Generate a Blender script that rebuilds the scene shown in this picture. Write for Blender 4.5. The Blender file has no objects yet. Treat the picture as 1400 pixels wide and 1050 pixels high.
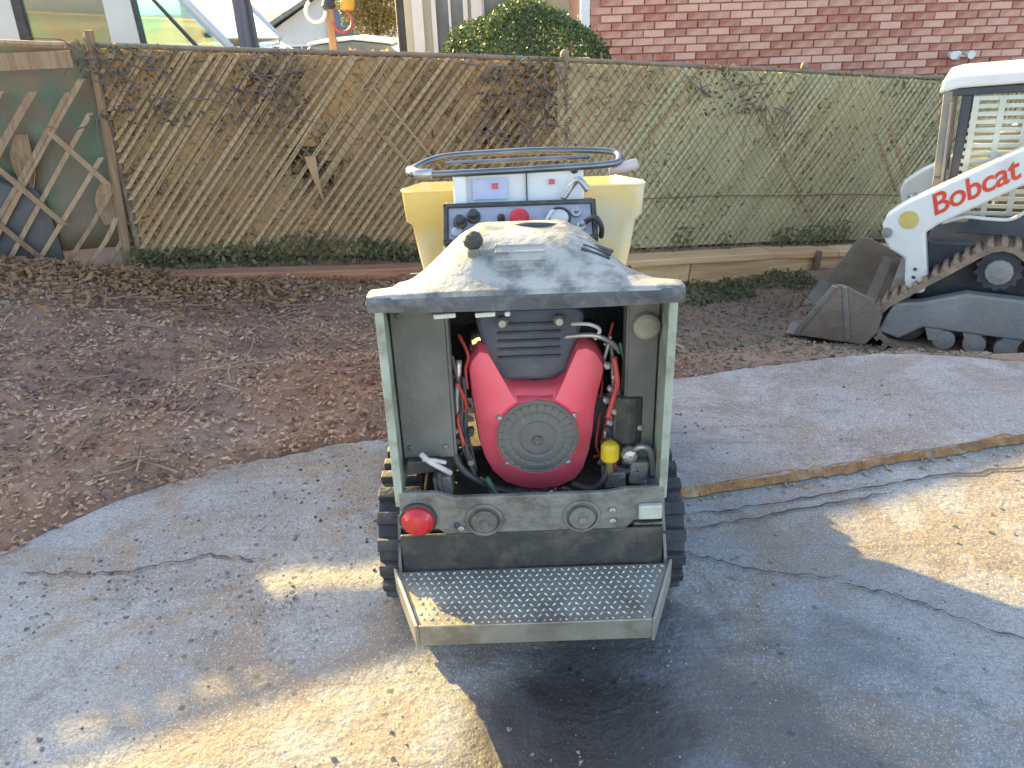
import bpy, bmesh, math, random
import numpy as np
from mathutils import Vector, Matrix, Euler
random.seed(7); rng = np.random.default_rng(11)
S = bpy.context.scene; COL = S.collection
R = math.radians
# ---------------------------------------------------------------- camera, sky, sun, exposure
PITCH, ROLL, CAMH = 26.0, 2.0, 1.6
cam_d = bpy.data.cameras.new('camera'); cam = bpy.data.objects.new('camera', cam_d); COL.objects.link(cam)
cam_d.sensor_width = 36; cam_d.lens = 36 * 1078 / 1400; cam_d.clip_end = 2000; cam_d.clip_start = .02
cam.rotation_mode = 'QUATERNION'
cam.matrix_world = (Matrix.Translation((0, 0, CAMH)) @ Matrix.Rotation(R(90 - PITCH), 4, 'X') @ Matrix.Rotation(R(-ROLL), 4, 'Z'))
S.camera = cam
SUN_EL, SUN_AZ = 21.0, math.degrees(math.atan2(-.62, .785))      # azimuth from +Y towards +X
w = bpy.data.worlds.new('World'); S.world = w; w.use_nodes = True
nt = w.node_tree; bg = nt.nodes['Background']; sky = nt.nodes.new('ShaderNodeTexSky')
sky.sky_type = 'NISHITA'; sky.sun_disc = False; sky.sun_elevation = R(SUN_EL); sky.sun_rotation = R(SUN_AZ)
sky.air_density = 1.0; sky.dust_density = 1.8; sky.ozone_density = .3
nt.links.new(sky.outputs[0], bg.inputs[0]); bg.inputs[1].default_value = .15
sun_d = bpy.data.lights.new('sun', 'SUN'); sun_d.energy = 4.6; sun_d.angle = R(.55); sun_d.color = (1, .73, .25)
sun = bpy.data.objects.new('sun', sun_d); COL.objects.link(sun)
sdir = Vector((.62, -.785, -math.tan(R(SUN_EL))))
sun.rotation_mode = 'QUATERNION'; sun.rotation_quaternion = sdir.to_track_quat('-Z', 'Y'); sun.location = (-6, 8, 6)
S.view_settings.view_transform = 'Standard'; S.view_settings.look = 'None'; S.view_settings.gamma = 1
S.view_settings.use_curve_mapping = False; S.view_settings.exposure = 2.2

# ---------------------------------------------------------------- materials
MATS = {}
def mat(name, c1, c2=None, scale=8., rough=.7, metal=0., bump=0., bscale=40., stain=None, sscale=2.5, samt=.5, per='object',
        trans=0., detail=6., spec=.5, stain_lo=.5, rough2=None, sub=0.):
    """noise-mixed principled material; stain = second colour laid on in soft patches"""
    if name in MATS: return MATS[name]
    m = bpy.data.materials.new(name); m.use_nodes = True; t = m.node_tree; N = t.nodes; L = t.links
    b = N['Principled BSDF']; b.inputs['Roughness'].default_value = rough; b.inputs['Metallic'].default_value = metal
    b.inputs['Specular IOR Level'].default_value = spec
    tc = N.new('ShaderNodeTexCoord')
    c2 = c2 or tuple(x * .75 for x in c1)
    nz = N.new('ShaderNodeTexNoise'); nz.inputs['Scale'].default_value = scale; nz.inputs['Detail'].default_value = detail
    L.new(tc.outputs['Object'], nz.inputs['Vector'])
    rp = N.new('ShaderNodeValToRGB'); rp.color_ramp.elements[0].position = .32; rp.color_ramp.elements[1].position = .68
    rp.color_ramp.elements[0].color = (*c1, 1); rp.color_ramp.elements[1].color = (*c2, 1)
    L.new(nz.outputs['Fac'], rp.inputs['Fac']); out = rp.outputs['Color']
    if per == 'random':      # each object its own place in the ramp
        oi = N.new('ShaderNodeObjectInfo'); mx = N.new('ShaderNodeMath'); mx.operation = 'MULTIPLY_ADD'
        mx.inputs[1].default_value = .55; L.new(oi.outputs['Random'], mx.inputs[0])
        ad = N.new('ShaderNodeMath'); ad.operation = 'MULTIPLY'; ad.inputs[1].default_value = .45
        L.new(nz.outputs['Fac'], ad.inputs[0]); L.new(ad.outputs[0], mx.inputs[2]); L.new(mx.outputs[0], rp.inputs['Fac'])
    if stain:
        n2 = N.new('ShaderNodeTexNoise'); n2.inputs['Scale'].default_value = sscale; n2.inputs['Detail'].default_value = 8
        n2.inputs['Roughness'].default_value = .65
        L.new(tc.outputs['Object'], n2.inputs['Vector'])
        r2 = N.new('ShaderNodeValToRGB'); r2.color_ramp.elements[0].position = stain_lo; r2.color_ramp.elements[1].position = min(1, stain_lo + .16)
        r2.color_ramp.elements[0].color = (0, 0, 0, 1); r2.color_ramp.elements[1].color = (samt, samt, samt, 1)
        L.new(n2.outputs['Fac'], r2.inputs['Fac'])
        mm = N.new('ShaderNodeMixRGB'); mm.inputs[2].default_value = (*stain, 1)
        L.new(r2.outputs['Color'], mm.inputs[0]); L.new(out, mm.inputs[1]); out = mm.outputs[0]
        if rough2 is not None:
            mr = N.new('ShaderNodeMapRange'); mr.inputs[3].default_value = rough; mr.inputs[4].default_value = rough2
            L.new(r2.outputs['Color'], mr.inputs[0]); L.new(mr.outputs[0], b.inputs['Roughness'])
    L.new(out, b.inputs['Base Color'])
    if bump:
        nb = N.new('ShaderNodeTexNoise'); nb.inputs['Scale'].default_value = bscale; nb.inputs['Detail'].default_value = 8
        L.new(tc.outputs['Object'], nb.inputs['Vector'])
        bp = N.new('ShaderNodeBump'); bp.inputs['Strength'].default_value = bump; bp.inputs['Distance'].default_value = .02
        L.new(nb.outputs['Fac'], bp.inputs['Height']); L.new(bp.outputs[0], b.inputs['Normal'])
    MATS[name] = m; return m

def leaf_mat(name, cols, rough=.6, trans=.35):
    m = bpy.data.materials.new(name); m.use_nodes = True; t = m.node_tree; N = t.nodes; L = t.links
    b = N['Principled BSDF']; b.inputs['Roughness'].default_value = rough; b.inputs['Specular IOR Level'].default_value = .3
    g = N.new('ShaderNodeNewGeometry'); rp = N.new('ShaderNodeValToRGB'); e = rp.color_ramp.elements
    tc = N.new('ShaderNodeTexCoord'); nz = N.new('ShaderNodeTexNoise'); nz.inputs['Scale'].default_value = 2.2; nz.inputs['Detail'].default_value = 3
    L.new(tc.outputs['Object'], nz.inputs['Vector'])
    mx = N.new('ShaderNodeMath'); mx.operation = 'MULTIPLY_ADD'; mx.inputs[1].default_value = .55
    mr = N.new('ShaderNodeMapRange'); mr.inputs[1].default_value = .35; mr.inputs[2].default_value = .65; mr.inputs[4].default_value = .45
    L.new(nz.outputs['Fac'], mr.inputs[0]); L.new(g.outputs['Random Per Island'], mx.inputs[0]); L.new(mr.outputs[0], mx.inputs[2])
    L.new(mx.outputs[0], rp.inputs['Fac'])
    for i, c in enumerate(cols):
        p = i / (len(cols) - 1)
        el = e[0] if i == 0 else (e[1] if i == len(cols) - 1 else e.new(p))
        el.position = p; el.color = (*c, 1)
    L.new(rp.outputs[0], b.inputs['Base Color'])
    tr = N.new('ShaderNodeBsdfTranslucent'); L.new(rp.outputs[0], tr.inputs[0])
    ms = N.new('ShaderNodeMixShader'); ms.inputs[0].default_value = trans
    L.new(b.outputs[0], ms.inputs[1]); L.new(tr.outputs[0], ms.inputs[2]); L.new(ms.outputs[0], N['Material Output'].inputs[0])
    return m

def glass_mat(name, tint, gloss=.12):
    m = bpy.data.materials.new(name); m.use_nodes = True; t = m.node_tree; N = t.nodes; L = t.links
    N.remove(N['Principled BSDF'])
    a = N.new('ShaderNodeBsdfTransparent'); a.inputs[0].default_value = (*tint, 1)
    g = N.new('ShaderNodeBsdfGlossy'); g.inputs['Roughness'].default_value = .03; g.inputs[0].default_value = (.9, .95, 1, 1)
    fr = N.new('ShaderNodeFresnel'); fr.inputs[0].default_value = 1.5
    ad = N.new('ShaderNodeMath'); ad.inputs[1].default_value = gloss; L.new(fr.outputs[0], ad.inputs[0])
    ms = N.new('ShaderNodeMixShader'); L.new(ad.outputs[0], ms.inputs[0]); L.new(a.outputs[0], ms.inputs[1]); L.new(g.outputs[0], ms.inputs[2])
    L.new(ms.outputs[0], N['Material Output'].inputs[0]); return m

def concrete(name, c1, c2, dark, brown, wet=None, spots=.0):
    m = bpy.data.materials.new(name); m.use_nodes = True; t = m.node_tree; N = t.nodes; L = t.links
    b = N['Principled BSDF']; tc = N.new('ShaderNodeTexCoord'); co = tc.outputs['Object']
    def noise(sc, det=8, ro=.6, dist=0):
        n = N.new('ShaderNodeTexNoise'); n.inputs['Scale'].default_value = sc; n.inputs['Detail'].default_value = det
        n.inputs['Roughness'].default_value = ro; n.inputs['Distortion'].default_value = dist; L.new(co, n.inputs['Vector']); return n.outputs['Fac']
    def ramp(f, a, bb, va=0, vb=1):
        r = N.new('ShaderNodeMapRange'); r.interpolation_type = 'SMOOTHSTEP'
        r.inputs[1].default_value = a; r.inputs[2].default_value = bb; r.inputs[3].default_value = va; r.inputs[4].default_value = vb
        L.new(f, r.inputs[0]); return r.outputs[0]
    def mix(f, x, y, mode='MIX'):
        n = N.new('ShaderNodeMixRGB'); n.blend_type = mode
        for s, v in ((0, f), (1, x), (2, y)):
            if isinstance(v, tuple): n.inputs[s].default_value = (*v, 1)
            elif isinstance(v, (int, float)): n.inputs[s].default_value = v
            else: L.new(v, n.inputs[s])
        return n.outputs[0]
    col = mix(ramp(noise(1.6, 8, .65), .42, .58), c1, c2)
    col = mix(ramp(noise(2.3, 10, .7, .6), .45, .58, 0, .85), col, brown)
    col = mix(ramp(noise(5, 10, .75, .4), .53, .66, 0, .6), col, dark)
    ms = N.new('ShaderNodeMapping'); ms.inputs['Rotation'].default_value = (0, 0, .22); ms.inputs['Scale'].default_value = (.9, 9, 1); L.new(co, ms.inputs['Vector'])
    sn = N.new('ShaderNodeTexNoise'); sn.inputs['Scale'].default_value = 1.6; sn.inputs['Detail'].default_value = 9; sn.inputs['Roughness'].default_value = .7; L.new(ms.outputs[0], sn.inputs['Vector'])
    col = mix(ramp(sn.outputs['Fac'], .52, .68, 0, .5), col, dark)
    col = mix(ramp(noise(22, 8, .7), .50, .72, 0, .6), col, tuple(x * .5 for x in c2))
    col = mix(ramp(noise(85, 5, .75), .40, .64, 0, .65), col, tuple(x * .45 for x in c1))
    col = mix(ramp(noise(190, 3), .54, .70, 0, .6), col, tuple(min(1, x * 1.9) for x in c1))
    if spots:
        v = N.new('ShaderNodeTexVoronoi'); v.inputs['Scale'].default_value = 17; v.inputs['Randomness'].default_value = 1; L.new(co, v.inputs['Vector'])
        sm = N.new('ShaderNodeMath'); sm.operation = 'MULTIPLY'
        L.new(ramp(v.outputs['Distance'], .10, .22, 1, 0), sm.inputs[0]); L.new(ramp(noise(1.9, 4), .47, .6, 0, spots), sm.inputs[1])
        col = mix(sm.outputs[0], col, tuple(x * .6 for x in dark))
    rough = None
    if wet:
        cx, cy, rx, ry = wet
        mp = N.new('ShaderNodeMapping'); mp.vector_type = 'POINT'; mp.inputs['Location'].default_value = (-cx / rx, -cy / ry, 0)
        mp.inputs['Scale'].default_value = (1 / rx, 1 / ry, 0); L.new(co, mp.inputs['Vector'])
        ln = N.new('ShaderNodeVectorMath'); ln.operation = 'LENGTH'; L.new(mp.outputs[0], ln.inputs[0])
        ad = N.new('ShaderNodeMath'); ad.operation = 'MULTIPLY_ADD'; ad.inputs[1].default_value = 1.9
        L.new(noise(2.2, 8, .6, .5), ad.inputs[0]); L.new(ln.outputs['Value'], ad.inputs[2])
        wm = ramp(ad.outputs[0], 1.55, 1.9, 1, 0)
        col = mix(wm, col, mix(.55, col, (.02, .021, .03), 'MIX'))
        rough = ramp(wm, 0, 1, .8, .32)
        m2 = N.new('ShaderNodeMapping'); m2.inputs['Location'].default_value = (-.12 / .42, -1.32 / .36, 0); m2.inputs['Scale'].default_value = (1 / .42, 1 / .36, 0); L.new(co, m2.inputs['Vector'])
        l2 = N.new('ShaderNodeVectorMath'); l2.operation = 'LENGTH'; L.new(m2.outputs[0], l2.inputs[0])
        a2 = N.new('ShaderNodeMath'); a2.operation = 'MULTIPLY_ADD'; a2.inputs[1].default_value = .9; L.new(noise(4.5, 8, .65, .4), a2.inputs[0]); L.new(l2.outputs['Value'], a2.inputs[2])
        col = mix(ramp(a2.outputs[0], .85, 1.35, .8, 0), col, (.026, .017, .011))      # dumper's shadow painted into the concrete as a brown-black patch
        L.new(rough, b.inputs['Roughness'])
    else: b.inputs['Roughness'].default_value = .85
    L.new(col, b.inputs['Base Color'])
    bp = N.new('ShaderNodeBump'); bp.inputs['Strength'].default_value = .8; bp.inputs['Distance'].default_value = .008
    hs = N.new('ShaderNodeMath'); hs.operation = 'ADD'; L.new(noise(45, 6), hs.inputs[0]); L.new(noise(6, 6), hs.inputs[1])
    L.new(hs.outputs[0], bp.inputs['Height']); L.new(bp.outputs[0], b.inputs['Normal'])
    return m

def wood(name, c1, c2, axis=0, rough=.8):
    m = bpy.data.materials.new(name); m.use_nodes = True; t = m.node_tree; N = t.nodes; L = t.links
    b = N['Principled BSDF']; b.inputs['Roughness'].default_value = rough; tc = N.new('ShaderNodeTexCoord')
    mp = N.new('ShaderNodeMapping'); s = [45., 45., 45.]; s[axis] = 2.5; mp.inputs['Scale'].default_value = s; L.new(tc.outputs['Object'], mp.inputs[0])
    n = N.new('ShaderNodeTexNoise'); n.inputs['Scale'].default_value = 1.; n.inputs['Detail'].default_value = 8; L.new(mp.outputs[0], n.inputs[0])
    oi = N.new('ShaderNodeObjectInfo'); ma = N.new('ShaderNodeMath'); ma.operation = 'MULTIPLY_ADD'; ma.inputs[1].default_value = .35
    sb = N.new('ShaderNodeMath'); sb.operation = 'SUBTRACT'; sb.inputs[1].default_value = .17
    L.new(oi.outputs['Random'], ma.inputs[0]); L.new(n.outputs[0], sb.inputs[0]); L.new(sb.outputs[0], ma.inputs[2])
    r = N.new('ShaderNodeValToRGB'); r.color_ramp.elements[0].position = .25; r.color_ramp.elements[1].position = .75
    r.color_ramp.elements[0].color = (*c1, 1); r.color_ramp.elements[1].color = (*c2, 1)
    L.new(ma.outputs[0], r.inputs[0]); L.new(r.outputs[0], b.inputs['Base Color'])
    bp = N.new('ShaderNodeBump'); bp.inputs['Strength'].default_value = .4; bp.inputs['Distance'].default_value = .01
    L.new(n.outputs[0], bp.inputs['Height']); L.new(bp.outputs[0], b.inputs['Normal']); return m

# ---------------------------------------------------------------- mesh helpers
class MB:
    def __init__(s): s.V = []; s.F = []
    def add(s, vs, fs):
        o = len(s.V); s.V += [tuple(v) for v in vs]; s.F += [tuple(i + o for i in f) for f in fs]; return s
    def box(s, c, d, rot=None):
        vs = [Vector((x * d[0] / 2, y * d[1] / 2, z * d[2] / 2)) for x in (-1, 1) for y in (-1, 1) for z in (-1, 1)]
        if rot is not None:
            M = rot if isinstance(rot, Matrix) else Euler(rot).to_matrix()
            vs = [M @ v for v in vs]
        vs = [v + Vector(c) for v in vs]
        return s.add(vs, [(0, 1, 3, 2), (4, 6, 7, 5), (0, 4, 5, 1), (2, 3, 7, 6), (0, 2, 6, 4), (1, 5, 7, 3)])
    def prism(s, poly, a, b, axis='y', top=None):
        n = len(poly); top = top or poly
        def P(p, h):
            return {'x': (h, p[0], p[1]), 'y': (p[0], h, p[1]), 'z': (p[0], p[1], h)}[axis]
        vs = [P(p, a) for p in poly] + [P(p, b) for p in top]
        return s.add(vs, [tuple(range(n)), tuple(range(2 * n - 1, n - 1, -1))] + [(i, i + n, (i + 1) % n + n, (i + 1) % n) for i in range(n)])
    def tube(s, pts, r, n=8, closed=False, cap=True):
        pts = [Vector(p) for p in pts]; k = len(pts); rs = r if isinstance(r, (list, tuple)) else [r] * k
        up = None; rings = []
        for i, p in enumerate(pts):
            a = pts[(i - 1) % k] if (closed or i > 0) else p; b = pts[(i + 1) % k] if (closed or i < k - 1) else p
            t = (b - a).normalized()
            if up is None: up = Vector((0, 0, 1)) if abs(t.z) < .9 else Vector((1, 0, 0))
            x = t.cross(up).normalized() if t.cross(up).length > 1e-4 else t.orthogonal().normalized()
            y = x.cross(t).normalized(); up = y
            rings.append([p + (x * math.cos(2 * math.pi * j / n) + y * math.sin(2 * math.pi * j / n)) * rs[i] for j in range(n)])
        vs = [v for q in rings for v in q]; fs = []
        for i in range(k if closed else k - 1):
            for j in range(n):
                a = i * n + j; b = i * n + (j + 1) % n; c = ((i + 1) % k) * n + (j + 1) % n; d = ((i + 1) % k) * n + j
                fs.append((a, b, c, d))
        if not closed and cap: fs += [tuple(range(n - 1, -1, -1)), tuple(range((k - 1) * n, k * n))]
        return s.add(vs, fs)
    def cyl(s, a, b, r, r2=None, n=20): return s.tube([a, b], [r, r if r2 is None else r2], n)
    def lathe(s, prof, c, axis='z', n=24):
        """prof = [(radius, height)], closed at both ends with caps"""
        c = Vector(c); vs = []; k = len(prof)
        for (r, h) in prof:
            for j in range(n):
                q = 2 * math.pi * j / n; u, v = r * math.cos(q), r * math.sin(q)
                vs.append(c + Vector({'z': (u, v, h), 'y': (u, h, v), 'x': (h, u, v)}[axis]))
        fs = [(i * n + j, i * n + (j + 1) % n, (i + 1) * n + (j + 1) % n, (i + 1) * n + j) for i in range(k - 1) for j in range(n)]
        fs += [tuple(range(n)), tuple(range((k - 1) * n, k * n))]
        return s.add(vs, fs)
    def grid(s, rows):
        n = len(rows[0]); vs = [p for r in rows for p in r]
        return s.add(vs, [(i * n + j, i * n + j + 1, (i + 1) * n + j + 1, (i + 1) * n + j) for i in range(len(rows) - 1) for j in range(n - 1)])
    def mesh(s, name, smooth=False, fix=True):
        me = bpy.data.meshes.new(name); me.from_pydata(s.V, [], s.F)
        if fix:
            bm = bmesh.new(); bm.from_mesh(me); bmesh.ops.recalc_face_normals(bm, faces=bm.faces); bm.to_mesh(me); bm.free()
        if smooth: me.shade_smooth()
        me.update(); return me
    def build(s, name, m, parent=None, smooth=False, bevel=0, solid=0, fix=True, loc=None):
        o = bpy.data.objects.new(name, s.mesh(name, smooth, fix)); COL.objects.link(o)
        if m: o.data.materials.append(m)
        if parent: o.parent = parent
        if loc: o.location = loc
        if solid:
            q = o.modifiers.new('s', 'SOLIDIFY'); q.thickness = solid; q.offset = 0
        if bevel:
            q = o.modifiers.new('b', 'BEVEL'); q.width = bevel; q.segments = 2; q.limit_method = 'ANGLE'; q.angle_limit = R(35)
            if smooth: o.modifiers.new('w', 'WEIGHTED_NORMAL')
        return o
def tag(o, label=None, cat=None, group=None, kind=None):
    if label: o['label'] = label
    if cat: o['category'] = cat
    if group: o['group'] = group
    if kind: o['kind'] = kind
    return o
def thing(name, label, cat, loc=(0, 0, 0), rot=None, group=None):
    o = bpy.data.objects.new(name, None); COL.objects.link(o); o.location = loc; o.empty_display_size = .1
    if rot is not None: o.rotation_euler = rot
    return tag(o, label, cat, group)
def share(src, name, parent, loc, rot=(0, 0, 0)):
    o = bpy.data.objects.new(name, src.data); COL.objects.link(o); o.parent = parent; o.location = loc; o.rotation_euler = rot
    for md in src.modifiers:
        q = o.modifiers.new(md.name, md.type)
        if md.type == 'BEVEL': q.width = md.width; q.segments = md.segments; q.limit_method = 'ANGLE'; q.angle_limit = md.angle_limit
    return o

def leaves(name, P, size, m, parent=None, aspect=.55, flat=None, jitter=.4, loc=None, fold=.25, nrm=None):
    """one mesh of folded kite leaves at points P"""
    P = np.asarray(P, float); n = len(P)
    s = size * (1 + jitter * rng.uniform(-1, 1, n))
    d = rng.normal(size=(n, 3)); u = rng.normal(size=(n, 3))
    if flat is not None:
        d[:, 2] *= flat; u[:, 2] *= flat
    d /= np.linalg.norm(d, axis=1)[:, None]
    if nrm is not None:       # leaves face roughly along nrm
        nn = nrm + rng.normal(scale=.55, size=(n, 3)); d -= nn * (np.sum(d * nn, 1) / np.sum(nn * nn, 1))[:, None]; d /= np.linalg.norm(d, axis=1)[:, None]
        u = np.cross(nn, d)
    u -= d * np.sum(u * d, 1)[:, None]; u /= np.linalg.norm(u, axis=1)[:, None]
    k = np.cross(d, u)
    s = s[:, None]
    a = P - d * s * .5; b = P + u * s * aspect * .5 + k * s * fold * .3; c = P + d * s * .5; e = P - u * s * aspect * .5 + k * s * fold * .3
    V = np.stack([a, b, c, e], 1).reshape(-1, 3)
    me = bpy.data.meshes.new(name); me.vertices.add(4 * n); me.vertices.foreach_set('co', V.ravel())
    idx = np.arange(n)[:, None] * 4; T = np.concatenate([idx + [0, 1, 2], idx + [0, 2, 3]], 1).ravel()
    me.loops.add(6 * n); me.loops.foreach_set('vertex_index', T.astype(np.int32))
    me.polygons.add(2 * n); me.polygons.foreach_set('loop_start', (np.arange(2 * n) * 3).astype(np.int32)); me.polygons.foreach_set('loop_total', np.full(2 * n, 3, np.int32))
    me.update(calc_edges=True); me.validate()
    o = bpy.data.objects.new(name, me); COL.objects.link(o); me.materials.append(m)
    if parent: o.parent = parent
    if loc: o.location = loc
    return o

def sstep(a, b, x):
    t = np.clip((x - a) / (b - a), 0, 1); return t * t * (3 - 2 * t)
def vnoise(x, y, seed=0):
    """cheap smooth value noise"""
    x = np.asarray(x, float); y = np.asarray(y, float)
    def h(i, j): return np.modf(np.abs(np.sin(i * 127.1 + j * 311.7 + seed * 74.7) * 43758.5453))[0]
    i, j = np.floor(x), np.floor(y); u, v = x - i, y - j; u = u * u * (3 - 2 * u); v = v * v * (3 - 2 * v)
    return (h(i, j) * (1 - u) + h(i + 1, j) * u) * (1 - v) + (h(i, j + 1) * (1 - u) + h(i + 1, j + 1) * u) * v

# ---------------------------------------------------------------- the lie of the land
EX = [-12, -6, -4.5, -2.6, -2.0, -1.71, -1.47, -1.15, -.88, -.55, 0, .73, 1.05, 1.39, 1.75, 2.07, 2.35, 4, 8, 14]
EY = [-1.5, .3, .85, 1.55, 1.9, 2.12, 2.4, 2.63, 2.72, 2.81, 3.0, 3.22, 3.30, 3.37, 3.42, 3.37, 3.28, 3.1, 2.9, 2.9]
edge_y = lambda x: np.interp(x, EX, EY)                       # where concrete ends
fence_y = lambda x: np.interp(x, [-9, -7, .4, 2.2, 5, 9], [3.4, 3.8, 5.28, 6.2, 7.4, 9.1])
fence_b = lambda x: np.interp(x, [-8, -3.04, -1.8, -.65, .54, 1.42, 3.97, 6], [.55, .257, .19, .085, -.007, -.131, -.489, -.75])
fence_t = lambda x: np.interp(x, [-8, -2.69, -1.6, -.54, .53, 1.32, 3.59, 6], [1.86, 1.495, 1.406, 1.333, 1.25, 1.163, .924, .67])
timb_y = lambda x: np.interp(x, [-9, -7, .2, 2.0, 5, 9], [3.2, 3.6, 5.05, 5.95, 7.1, 8.6])
front_z = lambda x: np.interp(x, [-8, -3, -1.95, -.73, -.2, .86, 1.22, 2.41, 3.38, 6], [.5, .24, .05, -.035, -.1, -.29, -.345, -.49, -.6, -.7])
def height(x, y):
    e = edge_y(x); ty = timb_y(x); f = front_z(x)
    z = f * sstep(e - .02, np.minimum(e + 1.5, ty - .1), y)
    lx = sstep(1.6, 2.1, x)                                    # hollow the loader stands in
    z = z * (1 - lx) + lx * (-.405 + 0 * x) * sstep(3.42, 4.15, y)
    z = z + .05 * sstep(0, .35, y - e) * (1 - lx) * (1 - sstep(.3, 1.2, x))
    z = z + .10 * np.exp(-((x + 2.5) / .8) ** 2 - ((y - 4.05) / .55) ** 2) + .04 * np.exp(-((x + .95) / .4) ** 2 - ((y - 3.5) / .4) ** 2)
    b = fence_b(x) - .01
    z = z + (b - z) * sstep(ty + .02, ty + .12, y)
    back = .3 * (1 - sstep(9.5, 12.5, y)) - .35 * sstep(9.5, 12.5, y)
    z = z + (back - z) * sstep(fence_y(x) + .2, fence_y(x) + 1.3, y)
    return z
gx = np.concatenate([np.linspace(-300, -30, 8), np.linspace(-24, -7, 18), np.arange(-6.4, 6.4, .07), np.linspace(7, 24, 18), np.linspace(30, 300, 8)])
gy = np.concatenate([np.linspace(-200, -12, 8), np.linspace(-10, 1, 14), np.arange(1.2, 8.2, .07), np.linspace(8.6, 16, 18), np.linspace(18, 60, 12), np.linspace(80, 600, 10)])
X, Y = np.meshgrid(gx, gy); Z = height(X, Y)
bankmask = sstep(.03, .3, Y - edge_y(X)) * (1 - sstep(-.05, .05, Y - timb_y(X)))
Z = Z + bankmask * ((vnoise(X * 3, Y * 3, 1) - .5) * .08 + (vnoise(X * 9, Y * 9, 2) - .5) * .05)
onslab = (Y < edge_y(X) + .02) & (X > -30) & (X < 30)
Z = np.where(onslab, -.06, Z)
m_soil = mat('soil', (.22, .125, .085), (.32, .185, .12), 3.5, .95, bump=.9, bscale=55, stain=(.22, .19, .15), sscale=1.3, samt=.7)
g = MB(); g.grid([[(X[i, j], Y[i, j], Z[i, j]) for j in range(X.shape[1])] for i in range(X.shape[0])])
tag(g.build('ground', m_soil, smooth=True, fix=False), kind='structure')

# concrete: near driveway, and the slab beyond the joint, a little proud of it on the right
joint_y = lambda x: 2.19 + .22 * x
def sheet(name, xs, lo, hi, z, m, n=10, thick=.10):
    """slab between two curves lo(x), hi(x), with real thickness"""
    rows = []
    for t in np.linspace(0, 1, n):
        rows.append([(x, lo(x) + (hi(x) - lo(x)) * t, z(x, lo(x) + (hi(x) - lo(x)) * t)) for x in xs])
    b = MB(); b.grid(rows); per = [p for p in rows[0]] + [r[-1] for r in rows[1:]] + list(reversed(rows[-1][:-1])) + [r[0] for r in reversed(rows[1:-1])]
    k = len(per); b.add(per + [(p[0], p[1], p[2] - thick) for p in per], [(i, (i + 1) % k, (i + 1) % k + k, i + k) for i in range(k)])
    bm = bmesh.new(); me = b.mesh(name, fix=False); bm.from_mesh(me); bmesh.ops.remove_doubles(bm, verts=bm.verts, dist=1e-5); bmesh.ops.recalc_face_normals(bm, faces=bm.faces)
    bm.to_mesh(me); bm.free(); o = bpy.data.objects.new(name, me); COL.objects.link(o); me.materials.append(m); return tag(o, kind='structure')
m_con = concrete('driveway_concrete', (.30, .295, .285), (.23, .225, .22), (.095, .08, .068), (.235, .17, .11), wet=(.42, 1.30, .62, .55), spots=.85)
m_slab = concrete('slab_concrete', (.36, .325, .305), (.29, .265, .25), (.12, .095, .085), (.25, .19, .145), spots=.35)
m_kerb = mat('soil_stained_edge', (.36, .17, .06), (.20, .10, .045), 18, .9, bump=.9, bscale=70, stain=(.46, .38, .27), sscale=7, samt=.7, stain_lo=.52)
jag = lambda x: float(edge_y(x) + .03 * (vnoise(x * 7, 0., 5) - .5) + .02 * (vnoise(x * 23, 3., 6) - .5))
xs1 = sorted(set(list(np.linspace(-11, -2.0, 40)) + list(np.linspace(-2, 7, 260)) + [9, 12]))
jn = lambda x: max(joint_y(x) + .012 * (vnoise(x * 5, 1., 8) - .5), -9) if x > -1.9 else 99
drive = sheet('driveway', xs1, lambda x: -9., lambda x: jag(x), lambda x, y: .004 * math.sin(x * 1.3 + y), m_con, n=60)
xs2 = list(np.linspace(.12, 7, 280)) + [9, 12]
lift = lambda x: .028 if x > .1 else 0.
slab = sheet('concrete_slab', xs2, lambda x: jn(x) + .006, lambda x: max(jag(x) - .006, jn(x) + .02), lambda x, y: lift(x) + .004 * math.sin(x * 1.3 + y), m_slab, n=16, thick=.0235)
# broken, soil-stained arris of the slab, lying along the joint
b = MB()
prev = None; lo, hi, bt = [], [], []
for x in np.arange(.36, 6.5, .012):
    e = jn(x); h = lift(x) + .004 * math.sin(x * 1.3 + e)
    lo.append((x, e - .010 - .02 * vnoise(x * 11, 0., 3) * vnoise(x * 37, 1., 13), .004 + .004 * math.sin(x * 1.3 + e))); hi.append((x, e + .004, h + .002 - .016 * vnoise(x * 17, 2., 4) * vnoise(x * 43, 4., 14))); bt.append((x, e + .006 + .03 * vnoise(x * 9, 5., 3) * vnoise(x * 31, 7., 15), h + .003))
b.grid([lo, hi, bt]); tag(b.build('slab_edge', m_kerb, slab, fix=False))
m_crack = mat('crack_dirt', (.045, .038, .035), (.08, .06, .05), 20, .95)
def crack(pts, wd, seed):
    b = MB(); l, r_ = [], []; rr = random.Random(seed)
    P = []
    for (x0, y0), (x1, y1) in zip(pts[:-1], pts[1:]):
        for t in np.linspace(0, 1, 14)[:-1]: P.append((x0 + (x1 - x0) * t, y0 + (y1 - y0) * t))
    P.append(pts[-1])
    for i, (x, y) in enumerate(P):
        x += rr.uniform(-.006, .006); y += rr.uniform(-.009, .009); q = wd * rr.uniform(.3, 1) * min(1, i / 4 + .1, (len(P) - 1 - i) / 4 + .1)
        z = .006 + .004 * math.sin(x * 1.3 + y); l.append((x, y - q, z)); r_.append((x, y + q, z))
    b.grid([l, r_]); b.build('crack', m_crack, drive, fix=False)
crack([(.55, 2.2), (1.0, 2.28), (1.5, 2.39), (2.1, 2.47)], .006, 1)
crack([(.55, 2.12), (.9, 2.2), (1.35, 2.31)], .005, 2)
crack([(.95, 1.84), (1.1, 1.78), (1.3, 1.62), (1.7, 1.5)], .004, 3)
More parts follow.
